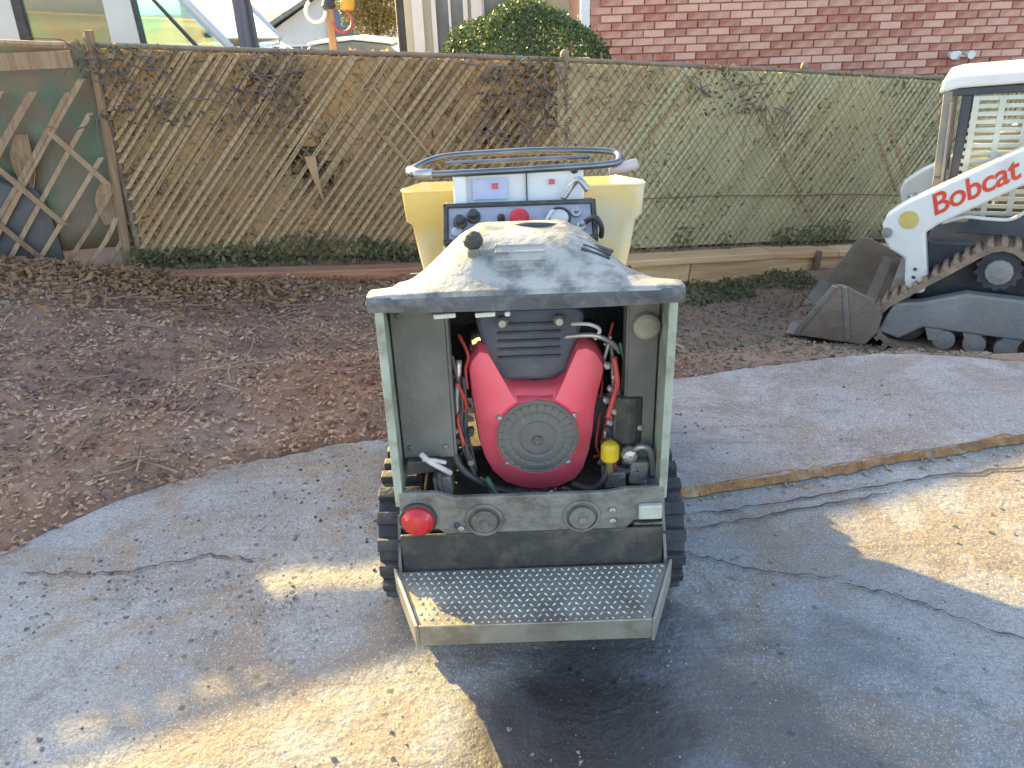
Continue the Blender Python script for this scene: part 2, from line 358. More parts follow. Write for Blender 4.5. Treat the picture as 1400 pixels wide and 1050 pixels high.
crack([(.5, 2.02), (.75, 1.9), (.98, 1.86)], .004, 4)
crack([(-1.6, 2.02), (-1.25, 2.0), (-1.0, 2.08), (-.8, 2.03)], .005, 5)

def scatter(n, x0, x1, y0, y1, keep):
    P = []
    while len(P) < n:
        k = 20000; x = rng.uniform(x0, x1, k); y = rng.uniform(y0, y1, k); q = keep(x, y) > rng.uniform(0, 1, k)
        P += list(zip(x[q], y[q]))
    return np.array(P[:n])
def clods(name, P, zf, s0, s1, m, parent=None):
    b = MB(); pts = [Vector((1, 0, 0)), Vector((-1, 0, 0)), Vector((0, 1, 0)), Vector((0, -1, 0)), Vector((0, 0, 1)), Vector((0, 0, -1))]
    F = [(0, 2, 4), (2, 1, 4), (1, 3, 4), (3, 0, 4), (2, 0, 5), (1, 2, 5), (3, 1, 5), (0, 3, 5)]
    for x, y in P:
        s = s0 + (s1 - s0) * random.random() ** 5; q = Euler((random.random() * 6, random.random() * 6, random.random() * 6)).to_matrix()
        b.add([q @ (p * s * random.uniform(.6, 1.2)) * 1. + Vector((x, y, zf(x, y) + s * .05)) for p in pts], F)
    return b.build(name, m, parent, fix=False)
m_clod = leaf_mat('clod', [(.07, .058, .05), (.16, .125, .10), (.24, .21, .18), (.10, .085, .075), (.30, .27, .235)], .95, 0.)
P = scatter(1500, -1.7, 1.9, 1.25, 3.3, lambda x, y: (y < edge_y(x) - .02) * (y < 9) * np.clip((vnoise(x * 2.6, y * 2.6, 9) - .45) * 3.2, .02, 1) * np.where(x < -.35, 1, .25))
zc = lambda x, y: (lift(x) if y > joint_y(x) else 0) + .004 * math.sin(x * 1.3 + y)
tag(clods('soil_crumbs', P, zc, .002, .010, m_clod), 'dark crumbs of soil strewn over the concrete', 'soil', kind='stuff')
P = np.array([(-.72 + .06 * random.gauss(0, 1.6), 1.78 + .05 * random.gauss(0, 1.3)) for _ in range(110)] + [(-.95 + .1 * random.gauss(0, 1), 1.95 + .03 * random.gauss(0, 1)) for _ in range(50)])
tag(clods('spilt_soil', P, zc, .003, .011, m_clod), 'smear of dark spilt soil on the driveway beside the tracked dumper', 'soil', kind='stuff')
P = np.array([(x, joint_y(x) - .02 - abs(random.gauss(0, .025))) for x in np.random.default_rng(4).uniform(.5, 2.6, 260)])
tag(clods('joint_grit', P, lambda x, y: .002, .002, .011, mat('grit', (.30, .25, .19), (.18, .14, .10), 30, .95)), 'grit and broken concrete along the step in the paving', 'grit', kind='stuff')
P = scatter(4200, -1.6, 1.9, 1.2, 2.9, lambda x, y: (y < edge_y(x) - .01) * (.25 + .75 * vnoise(x * 3, y * 3, 51)))
tag(clods('fine_grit', P, zc, .001, .0045, leaf_mat('fine_grit', [(.05, .045, .04), (.20, .18, .155), (.36, .33, .29), (.12, .10, .085), (.46, .42, .36)], .95, 0.)), 'fine grit and sand scattered over the paving', 'grit', kind='stuff')
tw = MB(); r9 = random.Random(9)
for k in range(260):
    x = r9.uniform(-3, .4); y = r9.uniform(float(edge_y(x)) + .05, float(timb_y(x)) - .05); a = r9.uniform(0, 3.14); l = r9.uniform(.03, .12); z = float(height(np.array(x), np.array(y))) + .035
    tw.tube([(x - l * math.cos(a), y - l * math.sin(a), z + r9.uniform(-.01, .02)), (x + r9.uniform(-.01, .01), y, z + r9.uniform(0, .02)), (x + l * math.cos(a), y + l * math.sin(a), z + r9.uniform(-.01, .03))], [.004, .0035, .002], 5)
tag(tw.build('fallen_twigs', leaf_mat('dry_twig', [(.16, .10, .07), (.30, .21, .15), (.12, .08, .06), (.36, .27, .19)], .9, 0.), fix=False), 'dry fallen twigs lying on the mulched bank', 'twigs', kind='stuff')
x = rng.normal(-2.2, .75, 5200); y = timb_y(x) - np.abs(rng.normal(0, .32, 5200)) + .03; q = (y > edge_y(x)) & (x < 0)
tag(leaves('fallen_leaves', np.column_stack([x, y, height(x, y) + rng.uniform(.01, .05, 5200)])[q], .04, leaf_mat('fallen_leaf', [(.30, .16, .08), (.46, .27, .14), (.56, .36, .20), (.36, .22, .12)], .8, .2), flat=.4), 'tan fallen leaves heaped below the trellis', 'leaves', kind='stuff')
# mulch and leaf litter on the bank
m_mulch = leaf_mat('mulch_chips', [(.18, .09, .07), (.40, .18, .13), (.52, .25, .185), (.46, .31, .25), (.28, .20, .185), (.56, .38, .25)], .9, .05)
inbank = lambda x, y: (y > edge_y(x) - .07 + .11 * vnoise(x * 8, y * 8, 12)) * (y < timb_y(x) + .05)
hz = lambda x, y: height(x, y) + sstep(.03, .3, y - edge_y(x)) * ((vnoise(x * 3, y * 3, 1) - .5) * .08 + (vnoise(x * 9, y * 9, 2) - .5) * .05)
P = scatter(38000, -4.2, .9, 1.2, 5.2, lambda x, y: inbank(x, y) * (.45 + .55 * vnoise(x * 4, y * 4, 20)))
P3 = np.column_stack([P, hz(P[:, 0], P[:, 1]) + rng.uniform(.0, .02, len(P))])
tag(leaves('mulch', P3, .025, m_mulch, flat=.35, aspect=.5, jitter=.6), 'red-brown mulch and leaf litter covering the bank below the fence', 'mulch', kind='stuff')
m_dirt = leaf_mat('dirt_litter', [(.18, .13, .09), (.30, .20, .14), (.36, .25, .17), (.26, .23, .14)], .95, .05)
P = scatter(7000, .4, 2.3, 3.1, 6, lambda x, y: (y > edge_y(x) - .01) * (y < timb_y(x)) * (.3 + .7 * vnoise(x * 4, y * 4, 21)))
P3 = np.column_stack([P, hz(P[:, 0], P[:, 1]) + rng.uniform(0, .012, len(P))])
tag(leaves('leaf_litter', P3, .026, m_dirt, flat=.3, jitter=.6), 'dry brown litter on the dirt strip between slab and sleeper wall', 'leaf litter', kind='stuff')
P = scatter(520, -3, .3, 2, 4.7, lambda x, y: inbank(x, y) * (vnoise(x * 2, y * 2, 30) > .55))
tag(clods('bank_clods', P, lambda x, y: float(hz(np.array(x), np.array(y))), .006, .045, mat('bank_clod', (.24, .155, .12), (.13, .09, .075), 20, .95)), 'loose clods of earth on the mulched bank', 'soil', kind='stuff')
# green weeds along the fence foot
def weeds(name, n, x0, x1, d0, d1, hmax, m, label, thr=.4):
    x = rng.uniform(x0, x1, n * 3); t = rng.uniform(d0, d1, n * 3); y = timb_y(x) + t; q = vnoise(x * 3, y * 3, 41) > thr
    x, y = x[q][:n], y[q][:n]; hh = hmax * rng.uniform(.05, 1, len(x)) ** 1.3 * (.35 + .9 * vnoise(x * 2.5, y, 44))
    P = np.column_stack([x, y, height(x, y) + hh]); return tag(leaves(name, P, .035, m, aspect=.6), label, 'weeds', kind='stuff')
m_weed = leaf_mat('weed', [(.07, .11, .045), (.12, .17, .06), (.18, .21, .085), (.26, .22, .11)], .6, .35)
weeds('ivy', 2600, -2.3, .3, .05, .22, .17, m_weed, 'low green ivy along the foot of the chain link fence', .15)
weeds('weeds', 1000, .9, 4.2, .05, .2, .26, m_weed, 'straggly weeds growing behind the right-hand sleeper wall', .35)
x = rng.uniform(1.15, 2.3, 4000); y = timb_y(x) - rng.uniform(.03, .5, 4000); q = (vnoise(x * 3 + 2, y * 3, 47) > .45) & (rng.uniform(0, 1, 4000) < .4)
tag(leaves('weed_patch', np.column_stack([x, y, height(x, y) + rng.uniform(0, .06, 4000)])[q], .04, m_weed), 'green weed patch in front of the sleeper wall by the bucket', 'weeds', kind='stuff')
# ---------------------------------------------------------------- timber edging and sleeper wall
m_slp = wood('sleeper_wood', (.50, .29, .13), (.72, .46, .24))
m_slp2 = wood('dark_timber', (.26, .11, .06), (.44, .22, .12))
def beam(name, x0, z0, x1, z1, hgt, dep, m, parent, dy=0., loc0=(0, 0, 0)):
    """timber whose top runs from (x0,z0) to (x1,z1) along the retaining line"""
    a = Vector((x0, float(timb_y(x0)) + dy, z0 - hgt / 2)); b_ = Vector((x1, float(timb_y(x1)) + dy, z1 - hgt / 2)); d = b_ - a
    M = Matrix((d.normalized(), Vector((-d.y, d.x, 0)).normalized(), d.normalized().cross(Vector((-d.y, d.x, 0)).normalized()))).transposed()
    q = MB(); n = 6; L_ = d.length
    rows = [[] for _ in range(n + 1)]
    for i in range(n + 1):
        for (sy, sz) in ((-1, -1), (1, -1), (1, 1), (-1, 1)):
            rows[i].append(((i / n - .5) * L_, sy * dep / 2 + random.uniform(-.004, .004), sz * hgt / 2 + random.uniform(-.004, .004)))
    vs = [p for r in rows for p in r]; fs = [(0, 1, 2, 3), tuple(n * 4 + k for k in (3, 2, 1, 0))]
    for i in range(n):
        for k in range(4): fs.append((i * 4 + k, i * 4 + (k + 1) % 4, (i + 1) * 4 + (k + 1) % 4, (i + 1) * 4 + k))
    q.add(vs, fs); o = q.build(name, m, parent, bevel=.008)
    o.matrix_local = Matrix.Translation((a + b_) / 2 - Vector(loc0)) @ M.to_4x4(); return o
tz = lambda x: float(np.interp(x, [-1.95, -.73, .3, .86, 1.2, 2.37, 3.32, 5], [.185, .088, .015, -.05, -.1, -.26, -.37, -.56]))
o = beam('timber_edging', -2.05, tz(-1.95), -.35, tz(-.35) + .01, .09, .12, m_slp2, None)
tag(o, 'dark weathered timber edging along the top of the mulched bank', 'timber')
sw = thing('sleeper_wall', 'two-high wall of brown timber sleepers below the fence', 'retaining wall', (1.2, 5.5, -.3))
cuts = [-.3, .55, 2.02, 2.62, 4.9]
for a, b_ in zip(cuts[:-1], cuts[1:]): beam('sleeper', a + .004, tz(a), b_ - .004, tz(b_), .055, .19, m_slp, sw, -.012, (1.2, 5.5, -.3))
cuts = [-.3, 1.3, 2.85, 4.9]
for a, b_ in zip(cuts[:-1], cuts[1:]): beam('sleeper', a + .004, tz(a) - .058, b_ - .004, tz(b_) - .058, .24, .15, m_slp, sw, .012, (1.2, 5.5, -.3))
m_stake = wood('stake_wood', (.13, .08, .05), (.25, .17, .11), 2)
for x in (2.45,): MB().box((x - 1.2, float(timb_y(x)) - .115 - 5.5, tz(x) - .16 + .3), (.05, .045, .34), (0, 0, .4)).build('stake', m_stake, sw, bevel=.004)

# ---------------------------------------------------------------- chain link fence with woven diagonal slats
m_gal = mat('galvanised', (.30, .30, .28), (.20, .19, .17), 14, .55, .6, stain=(.22, .12, .06), sscale=6, samt=.6)
m_wire = mat('wire', (.30, .22, .12), (.22, .165, .09), 20, .5, .4)
m_slatL = mat('slat_tan', (.34, .205, .10), (.44, .29, .155), 2.2, .75, per='random', stain=(.32, .22, .12), sscale=2.2, samt=.7)
m_slatR = mat('slat_olive', (.38, .33, .175), (.48, .41, .23), 2.2, .75, per='random', stain=(.34, .33, .2), sscale=2.2, samt=.6)
FB = Vector((0, 5.2, 0))
fen = thing('chain_link_fence', 'chain link fence woven with thin diagonal slats above the sleepers', 'fence', FB)
def fp(x, v, off=0.):      # point on the fence face at height fraction v
    return Vector((x, float(fence_y(x)) + off, float(fence_b(x) + (fence_t(x) - fence_b(x)) * v))) - FB
FX0, FX1 = -2.24, 5.4
def slat(x0, lean, wd, off, m, parent, x_min, x_max, up=1, v0=0., v1=1.0, name='slat', th=.004, bend=.012, pf=fp):
    """strip running up the fence face from (x0, bottom), moving lean metres along it by the top"""
    t0, t1 = v0, v1
    xa, xb = x0 + lean * t0, x0 + lean * t1
    if lean > 0:
        if xb <= x_min or xa >= x_max: return
        if xa < x_min: t0 = (x_min - x0) / lean
        if xb > x_max: t1 = (x_max - x0) / lean
    else:
        if xa <= x_min or xb >= x_max: return
        if xb < x_min: t1 = (x_min - x0) / lean
        if xa > x_max: t0 = (x_max - x0) / lean
    if t1 - t0 < .06: return
    n = 4; w_ = wd / 2; V = []; bn = random.uniform(-1, 1) * bend; ox = random.uniform(-.004, .004)
    for i in range(n + 1):
        t = t0 + (t1 - t0) * i / n; p = pf(x0 + lean * t + ox + bn * math.sin(3.1 * i / n), t, off)
        hw = w_ * 1.25
        for (sx, sy) in ((-1, -1), (1, -1), (1, 1), (-1, 1)): V.append(p + Vector((sx * hw, sy * th / 2, 0)))
    fs = [(0, 1, 2, 3), tuple(n * 4 + k for k in (3, 2, 1, 0))]
    for i in range(n):
        for k in range(4): fs.append((i * 4 + k, i * 4 + (k + 1) % 4, (i + 1) * 4 + (k + 1) % 4, (i + 1) * 4 + k))
    q = MB(); q.add(V, fs); return q.build(name, m, parent, fix=False)
x = FX0 - 1.0; cnt = 0
while x < FX1:
    if not (random.random() < .02):
        slat(x, .98 + random.uniform(-.03, .03), .023 * random.uniform(.85, 1.15) * (1 if x < .3 else .85), -.006, m_slatL if x < .25 + random.uniform(-.3, .3) else m_slatR, fen, FX0, FX1, v0=.02, v1=.985 - random.uniform(0, .02)); cnt += 1
    x += .0585 * random.uniform(.94, 1.06)
for i in range(7):      # a few slats woven the other way
    slat(random.uniform(-1.8, 5.4), -.95, .012, -.012, m_slatL, fen, FX0, FX1, v0=random.uniform(.0, .35), v1=random.uniform(.6, .97))
wm = MB()
def wirestrip(x0, lean, off, r=.0019):
    t0, t1 = 0, 1
    if lean > 0: t0 = max(0, (FX0 - x0) / lean); t1 = min(1, (FX1 - x0) / lean)
    else: t0 = max(0, (FX1 - x0) / lean); t1 = min(1, (FX0 - x0) / lean)
    if t1 - t0 < .03: return
    pts = [fp(x0 + lean * (t0 + (t1 - t0) * i / 5), t0 + (t1 - t0) * i / 5, off + (.004 if i % 2 else -.004)) for i in range(6)]
    wm.tube(pts, r, 4, cap=False)
for i in range(int((FX1 - FX0 + 1.2) / .0585)):
    wirestrip(FX0 - 1.1 + i * .0585 + .02, 1.0, -.016); wirestrip(FX0 + i * .0585, -1.0, -.019)
tag(wm.build('wire_mesh', m_wire, fen, fix=False), kind='stuff')
m_post = mat('rusty_post', (.28, .22, .15), (.17, .13, .09), 9, .7, .2, stain=(.22, .10, .05), sscale=5, samt=.7)
for x in (-2.27, .40, 2.25, 4.6):
    a = fp(x, -.05, .035); b_ = fp(x, 1.02, .035); MB().cyl(a, b_, .024, n=12).build('post', m_post, fen, smooth=False)
    MB().lathe([(.027, -.02), (.028, .0), (.02, .018), (.004, .026)], fp(x, 1.02, .035), 'z', 12).build('post_cap', m_post, fen)
m_brs = mat('brown_screen', (.48, .25, .10), (.36, .235, .11), 2.6, .9, bump=.5, bscale=60, stain=(.20, .16, .085), sscale=1.6, samt=.85)
ps = MB(); rows = []; gxs = np.linspace(FX0, .42, 44); gvs = np.linspace(.01, .975, 15); fs = []; vs = []
for v in gvs:
    for x in gxs: vs.append(fp(x, v, .014 + .005 * math.sin(x * 6 + v * 5)))
for i in range(14):
    for j in range(43):
        if (abs(gxs[j] + 1.22) < .10 and .33 < gvs[i] < .52 and (i + j) % 5) or (abs(gxs[j] + .02) < .12 and .5 < gvs[i] < .75 and (i * 2 + j) % 3): continue
        fs.append((i * 44 + j, i * 44 + j + 1, (i + 1) * 44 + j + 1, (i + 1) * 44 + j))
ps.add(vs, fs); ps.build('privacy_screen', m_brs, fen, fix=False, smooth=True)
fl_ = MB(); a = fp(-1.18, .52, -.03); fl_.grid([[a + Vector((.05 * t + s_ * .035 * (1 - t), -.02 * math.sin(t * 3), -.28 * t)) for s_ in (-1, -.3, .4, 1)] for t in np.linspace(0, 1, 7)]); fl_.build('torn_flap', mat('torn_tan', (.40, .25, .13), (.32, .20, .11), 8, .9), fen, fix=False, solid=.003)
ps = MB(); rows = []
for v in (.01, .25, .5, .75, .975): rows.append([fp(x, v, .008 + .006 * math.sin(x * 5 + v * 4)) for x in np.linspace(.35, FX1, 40)])
ps.grid(rows); ps.build('privacy_screen', mat('khaki_screen', (.44, .365, .19), (.52, .43, .235), 5, .9, bump=.4, bscale=120, stain=(.30, .27, .135), sscale=1.8, samt=.8), fen, fix=False, smooth=True)
rail = MB(); rail.tube([fp(x, .99, .028) for x in np.linspace(FX0, FX1, 24)], .016, 8); rail.build('top_rail', m_post, fen)
rail = MB(); rail.tube([fp(x, .30 + .004 * math.sin(x * 5), -.022) for x in np.linspace(.5, 4.9, 20)], .0035, 5); rail.build('tension_wire', mat('rusty_wire', (.22, .09, .05), (.14, .07, .05), 20, .8), fen)

# ---------------------------------------------------------------- wide lattice trellis to the left
m_lat = wood('lattice_wood', (.22, .13, .07), (.38, .25, .145), 2)
TB = Vector((-4, 4.45, 0)); tre = thing('lattice_trellis', 'wide wooden lattice trellis, broken and gappy, left of the chain link fence', 'trellis', TB)
def tp(x, v, off=0.): return fp(x, v, off) + FB - TB
x = -7.4
while x < -2.3:
    cut_ = -4.05 < x < -3.15  # slat tops shortened here to clear the sunbeam through the tarp slit
    slat(x, .98 + random.uniform(-.05, .05), random.choice((.034, .046, .028)), -.02, m_lat, tre, -7, -2.33, v1=.79 if cut_ else .98, th=.009, bend=.02, pf=tp)
    x += random.choice((.07, .10, .13, .16))
for x, v0, v1 in ((-6.6, 0, 1), (-6.1, 0, 1), (-5.6, 0, 1), (-5.1, 0, 1), (-4.6, 0, .9), (-4.1, .1, 1), (-3.35, 0, 1), (-2.75, .0, .72), (-2.42, .2, .98), (-1.95, 0, .62)):
    slat(x, -.98, .032, -.032, m_lat, tre, -7, -2.33, v0=v0, v1=v1, th=.008, pf=tp)
for x in (-2.345, -4.7, -6.95):
    a = tp(x, -.05, .0); b_ = tp(x + .10, 1.05 if x > -3 else 1.0, 0.)
    MB().tube([a, (a + b_) / 2 + Vector((.01, 0, 0)), b_], [.03, .027, .024], 10).build('post', m_lat, tre)
MB().tube([tp(x, .985, -.002) for x in np.linspace(-7, -2.35, 16)], .018, 6).build('top_rail', m_lat, tre)
q = MB(); a_ = tp(-3.25, .5, -.115); b__ = tp(-2.36, .5, -.115); a_.z = b__.z = 1.385; dd = b__ - a_; q.box((a_ + b__) / 2, (dd.length + .1, .012, .085), (0, 0, math.atan2(dd.y, dd.x))); q.build('slit_cover', m_lat, tre)  # added strip that hides the tarp's light slit from the camera
# green sheeting hung behind the trellis, with a slit added to throw a sun streak
m_tarp = mat('green_tarp', (.10, .15, .09), (.15, .20, .12), 3, .6, bump=.6, bscale=9, stain=(.20, .14, .09), sscale=3.4, samt=.95, stain_lo=.38)
tarp = MB()
xs = np.concatenate([np.linspace(-7, -3.02, 46), [-2.98], np.linspace(-2.95, -2.44, 11), [-2.41, -2.36, -2.3]]); zs = [.30, .45, .6, .8, .95, 1.1, 1.2, 1.27, 1.348, 1.392, 1.44, 'top']
rows = []
for zz in zs:
    rows.append([])
    for x in xs:
        z_ = float(fence_t(x)) - .012 if zz == 'top' else zz + (.004 * math.sin(x * 9))
        rows[-1].append((x, float(fence_y(x)) + .10 + .03 * math.sin(x * 6 + z_ * 3) * (1.3 - z_) + .015 * math.sin(x * 17), z_))
n = len(xs)
vs = [p for r in rows for p in r]; fs = []
for i in range(len(rows) - 1):
    for j in range(n - 1):
        if i == 8 and -2.99 < xs[j] < -2.42: continue
        fs.append((i * n + j, i * n + j + 1, (i + 1) * n + j + 1, (i + 1) * n + j))
tarp.add(vs, fs)
tag(tarp.build('green_tarp', m_tarp, smooth=True, fix=False, solid=.003), 'green plastic sheeting hung behind the wide lattice trellis', 'tarp')
m_blue = mat('blue_tarp', (.06, .06, .065), (.10, .09, .085), 5, .5, bump=.4, bscale=10)
for k, (x, dz, wd, hh) in enumerate(((-3.05, .2, .34, .62), (-3.75, .24, .4, .6))):
    q = MB(); rows = []
    for i in range(13):
        v = i / 12; rr = (1 - .25 * v) * (math.sin(min(1, v * 1.02) * math.pi * .5 + 1.57) ** .6 if v > .5 else 1)
        rr = math.sqrt(max(0.0, 1 - max(0, (v - .55) / .45) ** 2.2))
        rows.append([(x + wd * rr * math.cos(a) * (1 + .07 * math.sin(3 * a + k)), float(fence_y(x + wd * rr * math.cos(a))) + .045 + .04 * rr * math.sin(a), dz - .1 + (hh + .1) * v + .02 * math.sin(5 * a)) for a in np.linspace(0, 2 * math.pi, 25)])
    q.grid(rows)
    tag(q.build('wrapped_bundle', m_blue, smooth=True), ['dark grey wrapped bundle behind the trellis, nearer the fence post', 'dark grey wrapped bundle behind the trellis, farther from the fence post'][k], 'bundle', 'bundles behind the trellis')
# tan bark hanging in the lattice
m_bark = wood('bark', (.25, .15, .08), (.48, .32, .19), 2)
for k, (x, v, hgt) in enumerate(((-2.78, .36, .30), (-2.4, .18, .26))):
    q = MB(); a = fp(x, v, .03) + FB; rows = []
    for i in range(8):
        t = i / 7; wd = .03 + .035 * math.sin(t * 3.0)
        rows.append([(a.x + wd * s_ + .05 * t * t, a.y + .02 * (1 - s_ * s_) + .01 * math.sin(6 * t), a.z + hgt * t) for s_ in np.linspace(-1, 1, 5)])
    q.grid(rows); tag(q.build('bark_strip', m_bark, solid=.006, fix=False), ['curled tan strip of bark wedged in the trellis before a dark bundle', 'short tan strip of bark in the trellis beside the fence post'][k], 'bark')
# dry vine over the top of trellis and fence end
def vine(name, x0, x1, n, seed, label, lcols, nl, depth=.35):
    root = thing(name, label, 'vine', (x0, float(fence_y(x0)), float(fence_b(x0)))); base = root.location.copy(); r_ = random.Random(seed); q = MB()
    for i in range(n):
        x = r_.uniform(x0, x1); v = 1 - depth * r_.random() ** 1.4; p = fp(x, v, -.05) + FB - base; d = Vector((r_.uniform(-1, 1), r_.uniform(-.1, .1), r_.uniform(-.7, .5))); pts = [p]
        for k in range(7):
            d += Vector((r_.uniform(-.5, .5), r_.uniform(-.12, .12), r_.uniform(-.55, .45))); d.y *= .5; p = p + d.normalized() * .045
            p.z = min(p.z, float(fence_t(p.x + base.x)) + .012 - base.z); p.y = float(fence_y(p.x + base.x)) - base.y + max(-.10, min(-.03, p.y - float(fence_y(p.x + base.x)) + base.y)); pts.append(p.copy())
        q.tube(pts, [.0045 - .0004 * k for k in range(8)], 4, cap=False)
    tag(q.build('twigs', mat('twig', (.12, .085, .085), (.2, .15, .13), 20, .9), root, fix=False), kind='stuff')
    x = rng.uniform(x0, x1, nl); v = 1 - depth * rng.uniform(0, 1, nl) ** 1.5
    q_ = vnoise(x * 3.5, v * 5, seed) > .38; x, v = x[q_], v[q_]
    P = np.column_stack([x - base.x, fence_y(x) - rng.uniform(.0, .09, len(x)) - base.y, fence_b(x) + (fence_t(x) - fence_b(x)) * v - base.z])
    tag(leaves('foliage', P, .035, leaf_mat(name + '_leaf', lcols, .8, .2), root), kind='stuff')
vine('dry_vine', -2.35, -1.15, 35, 3, 'dry purplish vine tangled over trellis and fence top', [(.09, .065, .075), (.15, .11, .11), (.11, .12, .08), (.17, .12, .09), (.12, .13, .09)], 600)
vine('thorny_creeper', -.15, .35, 45, 5, 'dark brown creeper climbing the fence behind the dumper handlebar', [(.06, .045, .035), (.12, .08, .05), (.10, .10, .05)], 300, .5)
vine('dead_creeper', 1.35, 2.05, 16, 6, 'withered reddish creeper hanging from the fence rail', [(.10, .07, .05), (.16, .10, .07), (.13, .12, .07)], 160, .25)

# hedges crowding the back of the fence
def hedge(name, x0, x1, n, m, label, top=.0):
    x = rng.uniform(x0, x1, n); d = .02 + .3 * rng.uniform(0, 1, n) ** 1.6; v = rng.uniform(-.02, 1, n) ** .9
    z = fence_b(x) + (fence_t(x) - fence_b(x) - .02 + top) * v - .03 * vnoise(x * 6, d, 3)
    root = thing(name, label, 'hedge', (x0, float(fence_y(x0)) + .2, 0.)); bb = root.location
    P = np.column_stack([x - bb.x, fence_y(x) + d - bb.y, z - bb.z])
    tag(leaves('foliage', P, .07, m, root, aspect=.7), kind='stuff')
    r_ = random.Random(int(n)); k = 0
    for xx in np.arange(x0 + .15, x1, .34):
        xx += r_.uniform(-.08, .08); zb = float(fence_b(xx)); zt = float(fence_t(xx)) - .06; yy = float(fence_y(xx)) + .18
        q = MB(); q.tube([(xx - bb.x + r_.uniform(-.05, .05) * t * 2, yy - bb.y + .03 * math.sin(t * 4 + k), zb - .05 + (zt - zb) * t) for t in np.linspace(0, 1, 6)], [.016 - .002 * i for i in range(6)], 6)
        q.build('stem', m_bark2, root); k += 1
m_bark2 = wood('stem_bark', (.07, .05, .04), (.15, .11, .08), 2)
m_h1 = leaf_mat('beech_leaf', [(.16, .11, .065), (.34, .20, .10), (.46, .28, .14), (.26, .20, .11), (.24, .22, .11), (.52, .34, .18)], .7, .35)
m_h2 = leaf_mat('olive_leaf', [(.20, .19, .09), (.30, .28, .14), (.34, .32, .17), (.26, .27, .14), (.40, .36, .2)], .7, .3)
hedge('beech_hedge', -2.3, .45, 26000, m_h1, 'hedge of rusty brown dead leaves pressed against the chain link fence')
hedge('olive_hedge', .45, 5.4, 36000, m_h2, 'dull olive green hedge crowding behind the chain link fence')

# ---------------------------------------------------------------- beyond the fence
m_white = mat('white_paint', (.74, .73, .70), (.66, .65, .62), 5, .6)
m_glass = glass_mat('teal_glass', (.38, .90, .92), .42)
m_clear = glass_mat('clear_glass', (.75, .82, .82), .08)
m_dark = mat('dark_trim', (.03, .03, .032), (.05, .05, .05), 12, .5)
m_tyre = mat('tyre', (.022, .022, .023), (.04, .038, .036), 20, .85)
m_steel = mat('bare_steel', (.45, .45, .44), (.32, .32, .31), 14, .4, .8)
# panel van
van = thing('panel_van', 'pale van with teal side windows parked behind the trellis', 'van', (-3.9, 7.5, .3))
m_van = mat('van_paint', (.60, .56, .52), (.54, .50, .46), 3, .35, spec=.6)
prof = [(-2.5, .28), (2.35, .28), (2.48, .45), (2.46, .72), (1.90, .94), (1.80, 1.0), (-2.5, 1.02), (-2.56, .5)]
q = MB(); q.prism(prof, -.85, .85, 'y'); q.build('body', m_van, van, bevel=.05, smooth=False)
q = MB(); q.prism([(-2.5, 1.80), (.72, 1.80), (.62, 1.90), (.3, 1.94), (-2.4, 1.94)], -.76, .76, 'y'); q.build('roof', m_van, van, bevel=.04)
def van_panel(name, xs0, m, y0=.79, th=.05, nm=None, z0=1.02, z1=1.80):
    for sy in (-1, 1):
        q = MB(); q.prism([(xs0[0], z0), (xs0[1], z0), (xs0[3], z1), (xs0[2], z1)], sy * (y0 - th / 2), sy * (y0 + th / 2), 'y'); q.build(name, m, van)
van_panel('rear_quarter', (-2.5, .20, -2.5, .22), m_van)
van_panel('rear_pillar', (.205, .28, .225, .28), m_dark, th=.06)
van_panel('middle_pillar', (.90, 1.12, .90, 1.10), m_van)
van_panel('door_seal', (1.125, 1.15, 1.105, 1.13), m_dark, th=.06)
van_panel('rear_window', (.285, .895, .285, .895), m_clear, th=.012, y0=.785)
van_panel('front_window', (1.155, 1.74, 1.135, 1.10), m_glass, th=.012, y0=.785)
for sy in (-1, 1):
    q = MB(); q.tube([(1.80, sy * .78, 1.02), (1.44, sy * .77, 1.44), (1.10, sy * .75, 1.82)], .035, 8); q.build('windscreen_pillar', m_van, van)
    q = MB(); q.tube([(1.56, sy * .79, 1.02), (1.26, sy * .78, 1.4), (1.12, sy * .76, 1.62)], .016, 6); q.build('quarterlight_bar', m_dark, van)
    for x in (-1.7, 1.65):
        wl = MB(); wl.lathe([(.33, -.1), (.34, -.06), (.34, .06), (.33, .1)], (x, sy * .78, .03), 'y', 28); o = wl.build('wheel', m_tyre, van)
        MB().lathe([(.2, .0), (.21, .02 * sy), (.08, .035 * sy), (.02, .03 * sy)], (x, sy * .88, .03), 'y', 20).build('rim', m_steel, o)
q = MB(); q.add([(1.81, -.74, 1.03), (1.81, .74, 1.03), (1.12, .72, 1.80), (1.12, -.72, 1.80)], [(0, 1, 2, 3)]); q.build('windscreen', m_glass, van, fix=False, solid=.008)
for sy in (-.6, .6): MB().box((2.45, sy, .66), (.06, .26, .16)).build('headlight', m_clear, van, bevel=.02)
MB().box((2.47, 0, .42), (.12, 1.66, .16)).build('bumper', m_dark, van, bevel=.03)
